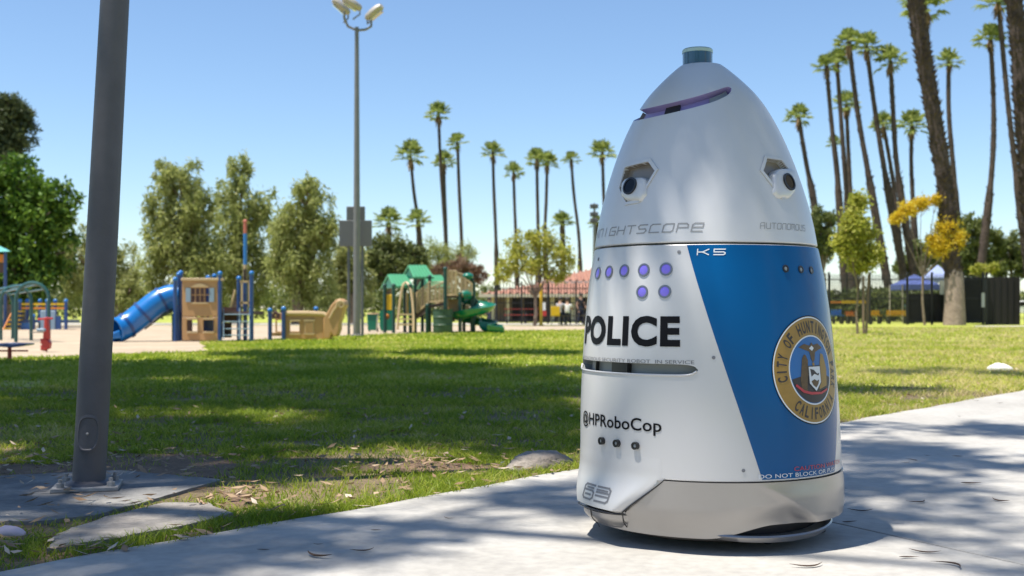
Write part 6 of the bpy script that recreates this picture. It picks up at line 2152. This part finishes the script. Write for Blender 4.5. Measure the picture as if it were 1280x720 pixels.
tree('background_tree', 'light green shrub peeking over the iron fence gate', 74, 1228, [(1226, 338, 16, 8), (1240, 336, 12, 7)], m_yg, (.24, .10), 1100, .1, seed=28)
tree('background_tree', 'dark rounded tree behind the yellow blossom tree', 90, 1150, [(1150, 320, 18, 22), (1130, 335, 16, 18), (1170, 325, 16, 22)], m_dkgreen, (.34, .13), 3600, .2, seed=29)
# clipped hedges
def hedge(label, xa, xb, Y, ytop, n_, m, seed):
    r = np.random.default_rng(seed)
    a, b = Wp(xa, 0, Y).x, Wp(xb, 0, Y).x; zt_ = Wp(0, ytop, Y).z
    root = thing('hedge', label, 'hedge', Vector(((a + b) / 2, Y, 0)))
    P_ = np.stack([r.uniform(a, b, n_), Y + r.normal(0, .35, n_), r.random(n_) ** .7 * zt_], 1)
    P_[:, 2] *= 0.8 + 0.35 * vnoise(P_[:, 0] + 500, P_[:, 1] * 0 + 3, 0.45, seed)
    V, Fc = leaves(P_, .34, .17, r); npmesh('foliage', V, Fc, m, root)
    tm = MB()
    for x in np.arange(a + .5, b, 1.5): tm.tube([(x, Y, 0), (x + .1, Y, zt_ * .6)], [.06, .02], 6)
    obj('stems', tm, m_bark, root)['kind'] = 'stuff'
hedge('long dark hedge added to darken the bright lawn strip beyond the playground', -120, 610, 84, 370, 9000, m_dkgreen, 3)  # added row that darkens the bright lawn strip under the far trees
hedge('dark leafy hedge behind the benches and canopies of the fenced yard', 985, 1240, 70, 362, 6000, m_dkgreen, 4)
# far belt of trees that reads as one mass
r_ = np.random.default_rng(5)
pts = []
for x in np.arange(-120, 1420, 9.0):
    Y = r_.uniform(108, 122); k_ = Y / F
    hgt = 18 + 10 * r_.random() + (8 if (460 < x < 620 or x < 420) else 0) - (8 if 960 < x < 1100 else 0)
    c = np.array(Wp(x, 386 - hgt * .5, Y))
    pts.append(c + ball(150, r_, .2) * np.array([9 * k_, 2.5, hgt * .62 * k_]))
V, Fc = leaves(np.concatenate(pts), .5, .2, r_)
o = npmesh('tree_belt', V, Fc, m_dkgreen); o['kind'] = 'stuff'; o['label'] = 'far belt of dark green trees along the horizon'

pts = []  # unseen trees behind the camera, added so the robot's skin reflects something dark
for x in np.arange(-40, 42, 1.6):
    Y = r_.uniform(-24, -17); hgt = r_.uniform(5.5, 9.5)
    pts.append(np.array([x, Y, hgt * .5]) + ball(170, r_, .2) * np.array([1.9, 1.9, hgt * .55]))
V, Fc = leaves(np.concatenate(pts), .6, .3, r_)
o = npmesh('tree_belt', V, Fc, m_dkgreen); o['kind'] = 'stuff'; o['label'] = 'unseen belt of dark green trees added for dark reflections in the robot'
# staked sapling
Ys = 33.2
sp_ = tree('sapling', 'slim yellow green sapling tied between two wooden stakes', Ys, 1072, [(1072, 252, 14, 15), (1066, 280, 20, 20), (1084, 290, 16, 18), (1064, 312, 18, 20), (1090, 318, 16, 16), (1075, 330, 16, 12), (1052, 300, 10, 14)], m_yg, (.12, .065), 4600, .035, seed=30, sub=.70, grow=1.3, shell=.05)
m_stake = mat('stake_wood', (0.17, 0.12, 0.085), .85, var=.2, vscale=6)
for i, (x, y0) in enumerate(((1079.5, 345), (1086, 343))):
    stk = obj('wooden_stake', MB().tube([Vector((Wp(x, 0, Ys - .2).x, Ys - .2 + .25 * i, -.05)), Wp(x, y0, Ys - .2 + .25 * i)], .038, 8), m_stake, loc=Vector((Wp(x, 0, Ys - .2).x, Ys - .2 + .25 * i, 0)))
    tag(stk, 'brown wooden stake supporting the slim sapling', 'stake', 'sapling stakes')
# yellow blossom tree
tree('blossom_tree', 'thin tree with bright yellow blossom beside the thick palm trunk', 52.5, 1156, [(1120, 274, 8, 9), (1134, 262, 14, 10), (1152, 254, 14, 9), (1170, 250, 10, 8), (1184, 285, 17, 16), (1176, 308, 20, 15), (1193, 300, 12, 18), (1165, 300, 9, 8)], m_yellow, (.12, .075), 7000, .055, seed=31, sub=.80, grow=1.25, shell=.05)
